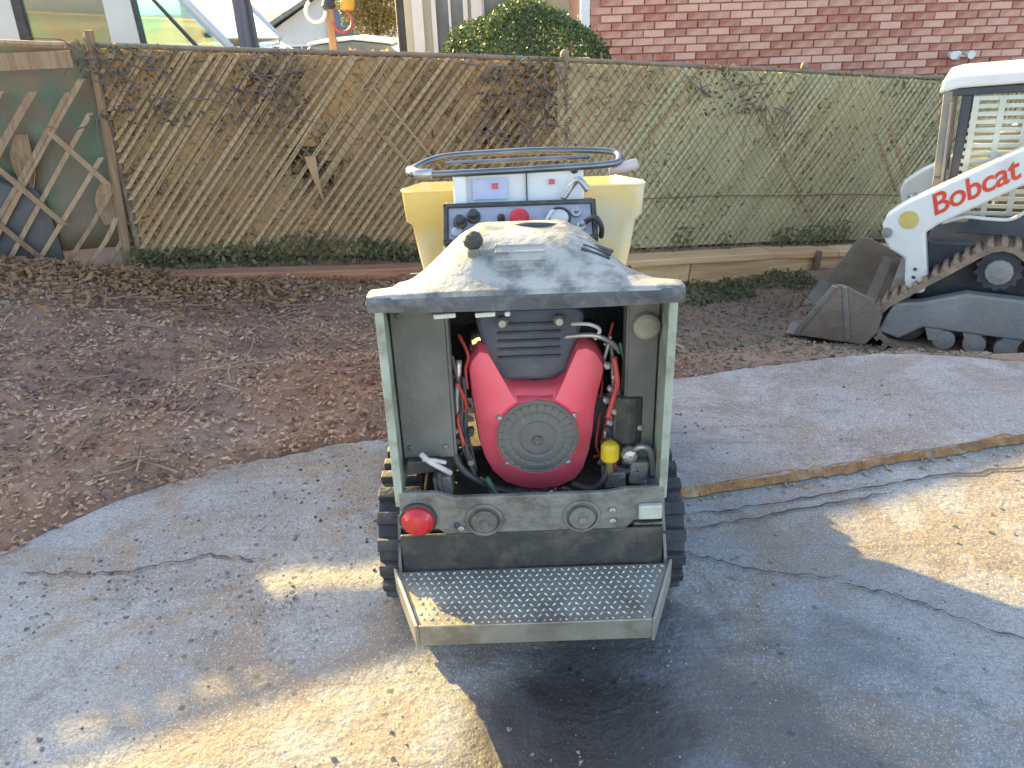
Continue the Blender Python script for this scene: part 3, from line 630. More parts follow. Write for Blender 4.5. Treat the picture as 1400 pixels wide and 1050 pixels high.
# utility pole, lamp pole
m_pole = wood('pole_wood', (.07, .07, .085), (.15, .14, .15), 2)
def at_y(px, py, y):      # a pixel of the photograph and a distance give a point
    u, v = px - 700, py - 525; r_ = R(ROLL); p_ = R(PITCH); a = u * math.cos(r_) - v * math.sin(r_); b_ = u * math.sin(r_) + v * math.cos(r_)
    d = (a, 1078 * math.cos(p_) - b_ * math.sin(p_), -(1078 * math.sin(p_) + b_ * math.cos(p_))); t = y / d[1]; return Vector((d[0] * t, y, CAMH + d[2] * t))
p = at_y(336, 30, 6.25)
up_ = thing('short_pole', 'dark thick timber pole, cut short, standing between fence and van', 'post', (p.x, p.y, .2))
MB().tube([(0.03, 0, -.4), (.01, 0, .6), (0, 0, 1.1), (-.01, 0, 1.52)], [.08, .074, .07, .066], 14).build('shaft', m_pole, up_)  # utility pole cut short above the frame so its shadow misses the sunlit paving
MB().lathe([(.078, 0), (.08, .03), (.05, .06), (.01, .075)], (-.01, 0, 1.52), 'z', 14).build('cap', m_dark, up_)
MB().tube([(.05, -.055, 1.5), (.06, -.06, .2)], .010, 6).build('cable', m_dark, up_)
p = at_y(548, 30, 8.6)
lp = thing('lamp_pole', 'thin dark steel lamp pole rising beside the round clipped shrub', 'lamp pole', (p.x, p.y, .28))
MB().tube([(0, 0, -.3), (0, 0, 2), (0, 0, 4.2)], [.045, .04, .032], 12).build('shaft', mat('bronze_pole', (.06, .045, .035), (.09, .07, .05), 10, .5, .3), lp)
MB().lathe([(.08, 0), (.085, .02), (.05, .06), (.045, .2)], (0, 0, -.02), 'z', 14).build('base', m_dark, lp)
MB().lathe([(.05, 0), (.16, .05), (.17, .09), (.05, .17), (.02, .2)], (0, 0, 4.2), 'z', 16).build('lantern', m_dark, lp)
# wooden garden post with hooks
p = at_y(450, 12, 8.9)
gp = thing('garden_post', 'brown wooden garden post with black cap, curled hooks and amber lantern', 'post', (p.x, p.y, .28)); H_ = p.z - .28
MB().box((0, 0, H_ / 2 - .1), (.075, .075, H_ + .2)).build('shaft', wood('orange_post', (.30, .16, .07), (.45, .27, .13), 2), gp, bevel=.006)
MB().lathe([(.06, 0), (.075, .03), (.05, .09), (.06, .16), (.02, .24), (.01, .30)], (0, 0, H_), 'z', 12).build('cap', m_dark, gp)
for sx, m_, z0 in ((-1, m_white, H_ - .02), (1, mat('red_hook', (.42, .09, .07), (.3, .06, .05), 10, .5), H_ - .12)):
    pts = [(sx * (.03 + .10 * (1 - math.cos(a))), -.05, z0 - .10 * math.sin(a)) for a in np.linspace(0, 4.2, 14)]
    MB().tube(pts, .018, 8).build('hook', m_, gp)
MB().tube([(0, 0, H_ - .02), (.12, 0, H_ + .17), (.19, 0, H_ + .16)], .01, 6).build('lantern_arm', m_dark, gp)
MB().lathe([(.03, -.12), (.065, -.10), (.075, -.03), (.05, .03), (.015, .06)], (.19, 0, H_ + .09), 'z', 14).build('lantern', mat('amber_glass', (.75, .36, .04), (.8, .45, .08), 6, .25), gp)

def bush(name, c, rx, ry, rz, n, size, m, label, cat='shrub', stem=.03, nstem=5, z0=None, shell=.55, lump=.08, core=True, trunk_h=None):
    root = thing(name, label, cat, (c[0], c[1], z0 if z0 is not None else c[2] - rz)); bb = root.location; off = Vector(c) - bb
    d = rng.normal(size=(n, 3)); d /= np.linalg.norm(d, axis=1)[:, None]
    r_ = shell + (1 - shell) * rng.uniform(0, 1, n) ** .6
    l = 1 + lump * (np.sin(d[:, 0] * 7 + 1) * np.sin(d[:, 1] * 6 + 2) + np.sin(d[:, 2] * 8 + d[:, 0] * 5)) + rng.normal(scale=.02, size=n)
    P = d * (r_ * l)[:, None] * [rx, ry, rz] + np.array(off); P = P[P[:, 2] > .01]; dd = d[: len(P)]
    tag(leaves('crown', P, size, m, root), kind='stuff')
    if core:
        q = MB()
        for k in range(nstem):
            a = 2 * math.pi * k / nstem; h = off.z + rz * .3; q = MB()
            q.tube([(.03 * math.cos(a), .03 * math.sin(a), -.08), (rx * .2 * math.cos(a), ry * .2 * math.sin(a), h * .45), (rx * .5 * math.cos(a), ry * .5 * math.sin(a), h)], [stem, stem * .75, stem * .3], 7)
            q.build('stem', m_bark2, root)
    else:
        h = off.z; q = MB(); q.tube([(0, 0, -.1), (.02, 0, h * .5), (0, .03, h), (.02, 0, h + rz * .6)], [stem, stem * .8, stem * .55, stem * .15], 9); q.build('trunk', m_bark2, root)
        for k in range(nstem):
            a = 2.4 * k; q = MB(); q.tube([(0, 0, h * (.6 + .06 * k)), (rx * .4 * math.cos(a), ry * .4 * math.sin(a), h + rz * .1), (rx * .75 * math.cos(a), ry * .75 * math.sin(a), h + rz * .35)], [stem * .5, stem * .3, stem * .1], 6); q.build('limb', m_bark2, root)
    return root
m_box = leaf_mat('box_leaf', [(.02, .045, .022), (.04, .085, .035), (.075, .13, .045), (.16, .21, .07)], .45, .25)
a = at_y(598, 60, 6.75); b_ = at_y(828, 60, 6.75); t_ = at_y(715, 3, 6.75)
bush('clipped_shrub', ((a.x + b_.x) / 2, 6.75, t_.z - .62), (b_.x - a.x) / 2 * 1.06, .62, .62, 30000, .032, m_box, 'dense dark green clipped round shrub behind the fence', z0=.3, shell=.86, lump=.03)
m_yel = leaf_mat('golden_leaf', [(.24, .27, .04), (.40, .42, .06), (.52, .50, .09), (.34, .38, .08)], .5, .4)
p = at_y(110, 30, 10.6); bush('golden_bush', (p.x, 10.6, 1.35), .62, .6, 1.1, 7000, .06, m_yel, 'bright yellow-green bush seen through the van windows', z0=.2, shell=.5)
m_aut = leaf_mat('autumn_leaf', [(.18, .10, .05), (.26, .15, .08), (.2, .16, .07), (.15, .17, .07)], .6, .35)
p = at_y(512, 22, 17); bush('autumn_tree', (p.x, 17, p.z + .3), .75, .7, .75, 5000, .075, m_aut, 'small rusty brown autumn tree behind the white parked car', 'tree', stem=.07, nstem=6, z0=-.35, shell=.4, core=False)
p = at_y(390, 20, 30); 
rd = MB(); rd.grid([[(x, y, -.343) for x in np.linspace(-60, 60, 12)] for y in (13.2, 22)]); tag(rd.build('road', mat('asphalt', (.10, .10, .10), (.07, .07, .07), 3, .9), fix=False), kind='structure')
lw_ = rng.uniform(-9, 1, 9000); ly_ = rng.uniform(8.4, 12.8, 9000)
tag(leaves('lawn', np.column_stack([lw_, ly_, height(lw_, ly_) + rng.uniform(0, .05, 9000)]), .10, leaf_mat('grass', [(.07, .10, .03), (.12, .16, .05), (.16, .19, .07)], .7, .3), aspect=.25), 'grass lawn between the van and the street', 'grass', kind='stuff')
# houses
m_cream = mat('cream_render', (.58, .53, .38), (.50, .46, .34), 2.5, .85, bump=.2, bscale=60)
m_grey = mat('pale_siding', (.62, .64, .62), (.54, .56, .55), 2, .8)
m_roofg = mat('grey_shingle', (.24, .26, .25), (.17, .18, .18), 6, .9, bump=.4, bscale=30)
m_pane = mat('window_pane', (.10, .13, .15), (.16, .19, .21), 2, .08, spec=.8)
def window(root, x, z, wd, ht, y, fm):
    f = MB(); t = .06
    for (cx, cz, sx, sz) in ((x, z + ht / 2, wd + t, t), (x, z - ht / 2, wd + t, t)): f.box((cx, y - .03, cz), (sx, .08, sz))
    for sx in (-1, 1): f.box((x + sx * wd / 2, y - .03, z), (t, .076, ht - t))
    o = f.build('window', fm, root); MB().box((x, y - .004, z), (wd - t, .02, ht - t)).build('pane', m_pane, o)
    MB().box((x, y - .028, z), (.03, .04, ht - t)).build('mullion', fm, o); MB().box((x, y - .07, z - ht / 2 - .06), (wd + .2, .16, .05)).build('sill', fm, o)
def house(name, label, x0, x1, y0, y1, zb, eave, ridge, mw, mr, wins, door=None, gable='y'):
    root = thing(name, label, 'house', (x0, y0, zb)); W = x1 - x0; D = y1 - y0
    MB().box((W / 2, D / 2, eave / 2 - .2), (W, D, eave + .4)).build('wall', mw, root)
    o_ = .3
    q = MB()
    if gable == 'y':       # ridge runs away from us: triangular gable faces us
        q.prism([(-o_, eave - .04), (W / 2, ridge), (W + o_, eave - .04), (W + o_, eave + .08), (W / 2, ridge + .14), (-o_, eave + .08)], -o_, D + o_, 'y')
        g_ = MB(); g_.prism([(0, eave), (W, eave), (W / 2, ridge)], .01, D - .01, 'y'); g_.build('gable', mw, root)
    else:
        q.prism([(-o_, eave - .04), (D / 2, ridge), (D + o_, eave - .04), (D + o_, eave + .08), (D / 2, ridge + .14), (-o_, eave + .08)], -o_, W + o_, 'x')
    q.build('roof', mr, root)
    for (x, z, wd, ht) in wins: window(root, x, z, wd, ht, 0, m_white)
    if door:
        d_ = MB(); d_.box((door, -.02, 1.0), (.95, .08, 2.05)); d_ = d_.build('door', mat('door_paint', (.12, .16, .2), (.1, .13, .17), 3, .5), root, bevel=.01)
        MB().lathe([(.03, 0), (.035, -.03), (.02, -.06)], (door + .36, -.07, 1.0), 'y', 10).build('handle', m_steel, d_)
    return root
p = at_y(350, 40, 26); p2 = at_y(505, 40, 26)
house('pale_house', 'pale grey house with a grey gable roof across the street', p.x, p.x + 5.2, 26, 33, -.35, 1.05, 2.55, m_grey, m_roofg, [(1.3, .55, .8, .7), (3.9, .55, .8, .7)], 2.6)
p = at_y(553, 40, 11.6)
ch = house('cream_house', 'cream rendered house with tall white window frames behind the clipped shrub', p.x, p.x + 3.9, 11.6, 17, -.2, 3.6, 5.0, m_cream, m_roofg, [(.62, 1.55, .42, 1.5), (1.45, 1.6, .8, 1.6), (2.7, 1.6, .9, 1.6)], gable='x')
for x in (.2, .98): MB().box((x, -.06, 1.6), (.14, .12, 3.5)).build('pilaster', m_white, ch)
# red brick house: the bricks in view one by one
p = at_y(806, 30, 9.0); BX, BY = p.x, 9.0
bh = thing('brick_house', 'weathered red brick house wall with white corner trim', 'house', (BX, BY, .25))
m_mort = mat('mortar', (.54, .29, .21), (.46, .25, .18), 10, .95)
m_brk = mat('brick', (.42, .15, .095), (.70, .38, .28), 9, .9, per='random', bump=.4, bscale=70, stain=(.58, .42, .36), sscale=4, samt=.6)
MB().box((4.0, 2.53, 1.3), (8.0, 5.0, 3.4)).build('wall', m_mort, bh)
MB().box((-.045, .06, 1.3), (.09, .17, 3.4)).build('corner_trim', m_white, bh, bevel=.006)
MB().prism([(-.4, 3.0), (2.5, 4.6), (5.5, 3.0), (5.5, 3.12), (2.5, 4.75), (-.4, 3.12)], -.3, 8.3, 'x').build('roof', m_roofg, bh)
pb = MB().box((0, 0, 0), (.215, .05, .065)).build('brick', m_brk, bh, bevel=.004); first = True; rest = MB(); nb = 0
for row in range(38):
    z = -.32 + row * .0765; off = .1125 if row % 2 else 0; x = .115 + off; wz = z + .25
    while x < 7.9:
        vis = .66 + (4.6 - min(4.6, x)) * .09 < wz < 1.62 and x < 5.1
        jx, jy = random.uniform(-.003, .003), random.uniform(-.005, .004)
        if vis and nb < 298:
            nb += 1
            if first: pb.location = (x + jx, .02 + jy, z); first = False
            else: share(pb, 'brick', bh, (x + jx, .02 + jy, z), (0, random.uniform(-.008, .008), 0))
        else: rest.box((x + jx, .02 + jy, z), (.215, .05, .065))
        x += .225
tag(rest.build('brickwork', m_brk, bh, fix=False), kind='stuff')
p = at_y(1312, 76, 8.93); 
fl = thing('wall_lamp', 'small white twin-headed security lamp on the brick wall', 'lamp', (p.x, 8.985, p.z))
MB().lathe([(.045, 0), (.045, -.02), (.02, -.03)], (0, 0, 0), 'y', 14).build('mount', m_white, fl)
for sx in (-1, 1):
    MB().tube([(0, -.02, 0), (sx * .06, -.05, -.01), (sx * .09, -.06, .01)], .012, 8).build('arm', m_white, fl)
    MB().lathe([(.02, .05), (.03, .03), (.04, -.03), (.042, -.06)], (sx * .09, -.06, .01), 'y', 14).build('lamp_head', m_white, fl)
# white parked car across the way
p = at_y(508, 50, 14.5)
car = thing('parked_car', 'white car parked across the way, only its roof above the fence', 'car', (p.x, 14.5, -.35))
m_car = mat('car_white', (.72, .74, .74), (.68, .70, .70), 3, .3, spec=.6)
MB().prism([(-2.0, .25), (1.95, .25), (2.0, .5), (1.9, .72), (1.1, .86), (-1.6, .9), (-2.0, .8)], -.8, .8, 'y').build('body', m_car, car, bevel=.05)
MB().prism([(-1.5, .885), (1.0, .86), (.35, 1.36), (-.2, 1.43), (-.9, 1.38)], -.66, .66, 'y').build('cabin', m_pane, car, bevel=.03)
MB().prism([(-.95, 1.385), (-.2, 1.44), (.42, 1.36), (.36, 1.40), (-.2, 1.475), (-.9, 1.43)], -.67, .67, 'y').build('roof', m_car, car, bevel=.01)
for sy in (-1, 1):
    for x in (-1.25, 1.25):
        o = MB().lathe([(.3, -.1), (.31, -.05), (.31, .05), (.3, .1)], (x, sy * .74, .3), 'y', 24).build('wheel', m_tyre, car)
        MB().lathe([(.19, 0), (.2, .015 * sy), (.05, .03 * sy)], (x, sy * .845, .3), 'y', 18).build('rim', m_steel, o)
    MB().box((1.93, sy * .55, .62), (.1, .3, .13)).build('headlight', m_clear, car, bevel=.02)
# ---------------------------------------------------------------- belts (rubber tracks)
def belt_path(circles, step):
    """evenly spaced points round the convex hull of some circles, with outward normals"""
    pts = [(cx + r_ * math.cos(a), cz + r_ * math.sin(a)) for cx, cz, r_ in circles for a in np.linspace(0, 2 * math.pi, 72, endpoint=False)]
    pts = sorted(set(pts))
    def half(P):
        h = []
        for p in P:
            while len(h) > 1 and (h[-1][0] - h[-2][0]) * (p[1] - h[-2][1]) - (h[-1][1] - h[-2][1]) * (p[0] - h[-2][0]) <= 0: h.pop()
            h.append(p)
        return h[:-1]
    H = half(pts) + half(pts[::-1]); H.append(H[0]); L = [0]
    for a, b_ in zip(H[:-1], H[1:]): L.append(L[-1] + math.hypot(b_[0] - a[0], b_[1] - a[1]))
    n = int(round(L[-1] / step)); out = []
    for i in range(n):
        t = L[-1] * i / n; out.append((np.interp(t, L, [h[0] for h in H]), np.interp(t, L, [h[1] for h in H])))
    res = []
    for i in range(n):
        a, b_ = out[i - 1], out[(i + 1) % n]; d = (b_[0] - a[0], b_[1] - a[1]); l = math.hypot(*d); res.append((out[i], (d[1] / l, -d[0] / l)))
    return res
def belt(name, circles, w0, w1, step, th, lug, mt, root, axis, lugm=None):
    """axis 'x': belt runs in the y-z plane and is wide along x; axis 'y': runs in x-z"""
    P = belt_path(circles, step); n = len(P); q = MB(); vs = []
    put = (lambda w_, a, z: (w_, a, z)) if axis == 'x' else (lambda w_, a, z: (a, w_, z))
    for (p, nn) in P:
        for (w_, k) in ((w0, 0), (w1, 0), (w1, -th), (w0, -th)): vs.append(put(w_, p[0] + nn[0] * k, p[1] + nn[1] * k))
    fs = [(i * 4 + k, i * 4 + (k + 1) % 4, ((i + 1) % n) * 4 + (k + 1) % 4, ((i + 1) % n) * 4 + k) for i in range(n) for k in range(4)]
    q.add(vs, fs); o = q.build(name, mt, root)
    wl, tl, hl = lug; first = None
    for i, (p, nn) in enumerate(P):
        ang = math.atan2(nn[1], nn[0]); loc = put((w0 + w1) / 2, p[0] + nn[0] * hl * .4, p[1] + nn[1] * hl * .4)
        rot = (ang, 0, 0) if axis == 'x' else (0, -ang, 0)
        if first is None:
            b_ = MB()
            if axis == 'x': b_.box((0, 0, 0), (wl, hl, tl))
            else: b_.box((0, 0, 0), (hl, wl, tl))
            first = b_.build('lug', lugm or mt, o, bevel=.003); first.location = loc; first.rotation_euler = rot
        else: share(first, 'lug', o, loc, rot)
    return o

# ---------------------------------------------------------------- the tracked mini dumper
DM = thing('mini_dumper', 'tracked mini dumper seen from behind, red engine in an open bay', 'dumper', (.04, 1.75, 0))
m_rub = mat('track_rubber', (.022, .022, .026), (.05, .048, .05), 16, .7, stain=(.16, .13, .11), sscale=7, samt=.5, bump=.3)
m_mint = mat('mint_paint', (.36, .40, .32), (.30, .33, .26), 7, .55, stain=(.17, .145, .11), sscale=12, samt=.75, stain_lo=.48)
m_in = mat('bay_paint', (.17, .16, .135), (.11, .105, .095), 8, .6, stain=(.10, .10, .09), sscale=5, samt=.55, bump=.2)
m_blk = mat('grimy_black', (.03, .029, .027), (.055, .05, .045), 12, .6, stain=(.15, .125, .095), sscale=9, samt=.6, bump=.2)
m_plate = mat('dusty_steel', (.25, .235, .20), (.17, .16, .14), 9, .65, .2, stain=(.10, .085, .065), sscale=9, samt=.75, stain_lo=.48, bump=.4, bscale=60)
m_red = mat('shroud_red', (.95, .135, .17), (.90, .11, .15), 5, .48, spec=.6, stain=(.45, .22, .19), sscale=14, samt=.45, stain_lo=.53)
m_sil = mat('cast_alloy', (.50, .50, .48), (.32, .32, .30), 20, .4, .7)
m_olv = mat('dusty_screen', (.18, .165, .145), (.12, .11, .10), 16, .7, stain=(.20, .18, .14), sscale=8, samt=.6)
m_hose = mat('hose', (.03, .032, .034), (.06, .06, .058), 20, .55)
for sx in (-1, 1):
    t_ = belt('track', [(.19, .185, .175), (1.08, .185, .175)], sx * .305, sx * .425, .068, .022, (.122, .034, .024), m_rub, DM, 'x')
    for yy, rr in ((.19, .13), (1.08, .13)):
        MB().lathe([(rr, 0), (rr, sx * .03), (rr * .72, sx * .04), (rr * .3, sx * .045), (rr * .22, sx * .07)], (sx * .33, yy, .185), 'x', 22).build('track_wheel', m_plate, t_)
    for yy in (.42, .64, .86): MB().lathe([(.06, 0), (.065, sx * .02), (.06, sx * .07), (.02, sx * .08)], (sx * .32, yy, .075), 'x', 16).build('roller', m_plate, t_)
    MB().box((sx * .345, .635, .2), (.05, .86, .07)).build('track_beam', m_blk, DM, bevel=.006)
MB().box((0, .66, .215), (.58, 1.15, .17)).build('chassis', m_blk, DM, bevel=.01)
MB().box((0, -.012, .235), (.71, .010, .15)).build('lower_panel', m_blk, DM, bevel=.003)
MB().prism([(-.347, .445), (-.25, .442), (-.2, .425), (.2, .425), (.25, .435), (.352, .437), (.357, .335), (.275, .332), (.245, .297), (-.22, .297), (-.252, .325), (-.352, .33)], -.012, .004, 'y').build('cross_plate', m_plate, DM, bevel=.004)
CP = [c for c in DM.children if c.name.startswith('cross_plate')][0]
for x, z in ((-.127, .352), (.134, .353)):
    q = MB(); q.tube([(x + .046 * math.cos(a), -.014, z + .046 * math.sin(a)) for a in np.linspace(0, 2 * math.pi, 32, endpoint=False)], .0055, 7, closed=True); q.build('ring_boss', m_plate, CP, smooth=True)
    MB().lathe([(.034, -.006), (.034, -.018), (.012, -.021), (.010, -.028)], (x, -.006, z), 'y', 20).build('plug', m_plate, CP)
for x, z in ((.215, .372), (.216, .338), (-.19, .33)): MB().lathe([(.009, -.01), (.009, -.018), (.005, -.021)], (x, -.003, z), 'y', 6).build('bolt', m_sil, CP)
m_lamp = mat('red_lens', (.55, .02, .025), (.45, .015, .02), 10, .25, spec=.7)
MB().lathe([(.040, -.010), (.044, -.016), (.042, -.030), (.030, -.044), (.010, -.050)], (-.302, -.004, .364), 'y', 24).build('rear_lamp', m_lamp, DM, smooth=False)
MB().lathe([(.050, -.008), (.050, -.018), (.044, -.020)], (-.302, -.004, .364), 'y', 24).build('lamp_bezel', m_blk, DM)
MB().box((.315, -.022, .368), (.062, .018, .044)).build('reflector', mat('pale_reflector', (.55, .53, .44), (.42, .41, .35), 20, .3), DM, bevel=.005)
MB().box((.315, -.016, .325), (.078, .006, .006)).build('reflector_bracket', m_plate, DM)
# standing platform, narrower towards the rider, in raised tread plate
m_tread = mat('tread_plate', (.40, .375, .31), (.28, .265, .225), 9, .45, .55, stain=(.17, .14, .10), sscale=7, samt=.7)
pf = MB(); zt = .2
outer = [(-.372, -.03), (.372, -.03), (.286, -.245), (-.291, -.245)]
pf.prism(outer, zt - .006, zt, 'z'); PF = pf.build('platform', m_tread, DM, bevel=.002)
MB().prism([(-.293, -.247), (.288, -.247), (.287, -.255), (-.292, -.255)], zt - .052, zt + .010, 'z').build('rear_lip', m_tread, PF, bevel=.002)
for sx, (a, b_) in ((-1, ((-.372, -.03), (-.292, -.256))), (1, ((.372, -.03), (.287, -.256)))):
    q = MB(); q.prism([(a[0], a[1]), (a[0] + sx * .009, a[1]), (b_[0] + sx * .009, b_[1]), (b_[0], b_[1])], zt - .06, zt + .014, 'z'); q.build('side_flange', m_tread, PF, bevel=.002)
tr = MB(); py = .0195
for j in range(11):
    for i in range(-19, 20):
        x = i * py + (py / 2 if j % 2 else 0); y = -.042 - j * py
        hw = .372 + (y + .03) / .215 * .083 - .014
        if abs(x) > hw or y < -.24: continue
        an = .75 if (i + j) % 2 else -.75; c_, s_ = math.cos(an), math.sin(an); l, w_ = .0078, .0034
        vs = [(x + l * c_, y + l * s_, zt), (x - w_ * s_, y + w_ * c_, zt), (x - l * c_, y - l * s_, zt), (x + w_ * s_, y - w_ * c_, zt), (x, y, zt + .0042)]
        tr.add(vs, [(0, 1, 4), (1, 2, 4), (2, 3, 4), (3, 0, 4)])
tag(tr.build('tread', mat('worn_tread', (.60, .58, .52), (.42, .40, .36), 14, .38, .6), PF), kind='stuff')
for sx in (-1, 1): MB().prism([(-.03, .19), (-.03, .2), (.05, .33), (.06, .33), (.06, .19)], sx * .36, sx * .368, 'x').build('platform_hinge', m_plate, PF)
# engine bay
for sx in (-1, 1):
    sd = MB(); sd.prism([(0, .40), (.62, .40), (.62, .80), (.12, .86), (.06, .95), (.0, .972)], sx * .345, sx * .357, 'x'); sd.build('side_panel', m_mint, DM, bevel=.002)
    q = MB(); q.prism([(sx * .357, .968), (sx * .336, .968), (sx * .338, .42), (sx * .345, .40), (sx * .359, .40)], -.010, -.002, 'y'); q.build('edge_strip', m_mint, DM, bevel=.002)
for sx in (-1, 1): MB().prism([(.16, .835), (.612, .78), (.612, .788), (.16, .848)], sx * .29, sx * .344, 'x').build('shoulder_plate', m_mint, DM)
MB().box((0, .62, .62), (.69, .012, .44)).build('firewall', m_blk, DM)
MB().box((0, .31, .307), (.60, .6, .01)).build('bay_floor', m_blk, DM)
q = MB(); q.box((-.272, .10, .71), (.136, .008, .45)); q.box((-.2, .13, .71), (.008, .06, .45)); q.build('baffle', m_in, DM, bevel=.003)
q = MB(); q.box((.302, .12, .66), (.076, .008, .50)); q.box((.262, .15, .66), (.008, .06, .50)); q.build('baffle', m_in, DM, bevel=.003)
q = MB(); q.prism([(-.33, .49), (-.24, .49), (-.255, .455), (-.335, .445)], .07, .12, 'y'); q.build('battery_tray', m_blk, DM, bevel=.004)
MB().box((-.268, .22, .455), (.13, .17, .09)).build('battery', m_blk, DM, bevel=.006)
MB().lathe([(.034, .0), (.036, -.008), (.034, -.020), (.026, -.026), (.012, -.028)], (.306, .116, .845), 'y', 24).build('filler_cap', mat('tan_cap', (.30, .29, .21), (.22, .21, .16), 14, .6), DM)
ENG = MB(); ENG.box((.03, .40, .55), (.30, .26, .32)); ENG.box((-.075, .36, .68), (.12, .2, .14), (0, -.6, 0)); ENG.box((.135, .36, .68), (.12, .2, .14), (0, .6, 0)); ENG = ENG.build('engine_block', m_blk, DM, bevel=.012)
sh = [(-.158, .712), (-.150, .735), (-.128, .762), (-.106, .756), (-.090, .705), (-.070, .660), (-.04, .642), (.03, .636), (.080, .642), (.106, .664), (.124, .712), (.141, .756), (.165, .762), (.19, .748), (.212, .712), (.214, .688), (.199, .62), (.191, .571), (.186, .50), (.176, .43), (.160, .375), (.135, .338), (.09, .315), (.034, .307), (-.02, .314), (-.071, .336), (-.106, .375), (-.126, .42), (-.140, .48), (-.148, .56), (-.156, .64)]
cx_, cz_ = .026, .505
q = MB(); n = len(sh); inner = [(cx_ + (p[0] - cx_) * .86, cz_ + (p[1] - cz_) * .88) for p in sh]; ring = []
for p in sh:
    a = math.atan2(p[1] - cz_, p[0] - cx_); ring.append((cx_ + .122 * math.cos(a), cz_ + .122 * math.sin(a)))
lay = [(sh, .25), (sh, .205), ([(cx_ + (p[0] - cx_) * .97, cz_ + (p[1] - cz_) * .97) for p in sh], .186), (inner, .176), (ring, .160), ([(cx_ + (p[0] - cx_) * .97, cz_ + (p[1] - cz_) * .97) for p in ring], .152), ([(cx_ + (p[0] - cx_) * .88, cz_ + (p[1] - cz_) * .88) for p in ring], .175)]
vs = [(p[0], y, p[1]) for L_, y in lay for p in L_]; fs = [(i * n + j, i * n + (j + 1) % n, (i + 1) * n + (j + 1) % n, (i + 1) * n + j) for i in range(len(lay) - 1) for j in range(n)] + [tuple(range((len(lay) - 1) * n, len(lay) * n))]
q.add(vs, fs); SH = q.build('fan_shroud', m_red, DM, smooth=True); md = SH.modifiers.new('e', 'EDGE_SPLIT'); md.split_angle = R(40)
gr = MB(); gr.lathe([(.117, .172), (.117, .158), (.110, .152), (.103, .1545), (.096, .152), (.086, .150), (.078, .1525), (.070, .150), (.058, .148), (.052, .151), (.044, .147), (.030, .145), (.012, .144)], (cx_, 0, cz_ - .004), 'y', 40)
GR = gr.build('air_screen', m_olv, DM)
for k in range(28):
    a = 2 * math.pi * k / 28; q = MB(); q.box((cx_ + .079 * math.cos(a), .1515, cz_ - .004 + .079 * math.sin(a)), (.052, .004, .003), (0, -a, 0)); q.build('screen_rib', m_olv, GR)
MB().lathe([(.016, .146), (.016, .138), (.007, .134)], (cx_, 0, cz_ - .004), 'y', 6).build('centre_bolt', m_plate, GR)
for a in (.55, 2.6, 3.9, 5.5): MB().lathe([(.008, .165), (.008, .152), (.004, .149)], (cx_ + .122 * math.cos(a), 0, cz_ + .122 * math.sin(a)), 'y', 6).build('shroud_bolt', m_sil, SH)
q = MB(); q.prism([(-.10, .66), (-.06, .645), (.07, .645), (.115, .665), (.165, .835), (.14, .855), (-.11, .855), (-.135, .835)], .225, .36, 'y'); AC = q.build('air_cleaner', mat('air_cleaner', (.055, .075, .115), (.09, .10, .125), 9, .5, stain=(.16, .15, .13), sscale=7, samt=.6), DM, bevel=.014)
for i in range(5): MB().box((.01 + .0 * i, .221, .72 + .024 * i), (.17, .006, .007)).build('rib', m_hose, AC)
for x in (-.06, .09): MB().lathe([(.016, .20), (.016, .186), (.010, .178)], (x, 0, .835), 'y', 12).build('wing_nut', m_sil, AC)
# gaps of daylight line under the hood, painted as white bars
for x, l in ((-.20, .055), (-.10, .05), (-.045, .014)):
    MB().box((x, .07, .905 - .0), (l, .01, .012), (0, -.04, 0)).build('daylight_bar', m_white, DM, bevel=.003)
def hose(pts, r_, m_, name='hose', parent=None):
    P = []
    pts = [Vector(p) for p in pts]
    for i in range(len(pts) - 1):
        a = pts[max(0, i - 1)]; b_ = pts[i]; c = pts[i + 1]; d = pts[min(len(pts) - 1, i + 2)]
        for t in np.linspace(0, 1, 6)[:-1]:
            P.append(.5 * ((2 * b_) + (c - a) * t + (2 * a - 5 * b_ + 4 * c - d) * t * t + (3 * b_ - a - 3 * c + d) * t ** 3))
    P.append(pts[-1]); q = MB(); q.tube(P, r_, 8); return q.build(name, m_, parent or DM, smooth=True)
m_wirew = mat('pale_wire', (.6, .57, .52), (.45, .43, .40), 20, .5); m_green = mat('green_hose', (.04, .10, .07), (.03, .07, .05), 12, .5)
hose([(-.18, .17, .74), (-.19, .14, .62), (-.18, .13, .52), (-.16, .12, .44)], .009, m_sil, 'bracket_rod')
hose([(-.17, .15, .70), (-.168, .13, .60), (-.172, .12, .50), (-.15, .11, .40)], .007, m_hose)
hose([(-.205, .15, .72), (-.21, .12, .55), (-.19, .1, .45), (-.10, .10, .375), (.0, .09, .36)], .010, m_hose)
hose([(-.14, .12, .40), (-.07, .09, .335), (.04, .08, .318), (.11, .09, .345)], .006, m_sil, 'fuel_pipe')
hose([(-.12, .09, .42), (-.08, .06, .365), (-.02, .06, .345), (.03, .07, .37)], .008, m_green)
hose([(-.29, .06, .52), (-.265, .05, .50), (-.235, .055, .475), (-.215, .07, .45)], .008, m_wirew, 'wire')
hose([(-.285, .055, .505), (-.255, .05, .505), (-.225, .06, .49)], .006, m_wirew, 'wire')
hose([(-.245, .06, .46), (-.24, .03, .42), (-.205, .01, .37), (-.2, -.015, .33)], .008, m_hose)
hose([(.10, .16, .80), (.17, .13, .815), (.22, .14, .79), (.25, .16, .75)], .007, m_sil, 'control_cable')
hose([(.12, .15, .84), (.16, .12, .85), (.19, .13, .83), (.18, .14, .80)], .005, m_wirew, 'wire')
hose([(.235, .16, .74), (.245, .13, .62), (.235, .12, .55), (.24, .12, .50)], .008, m_hose)
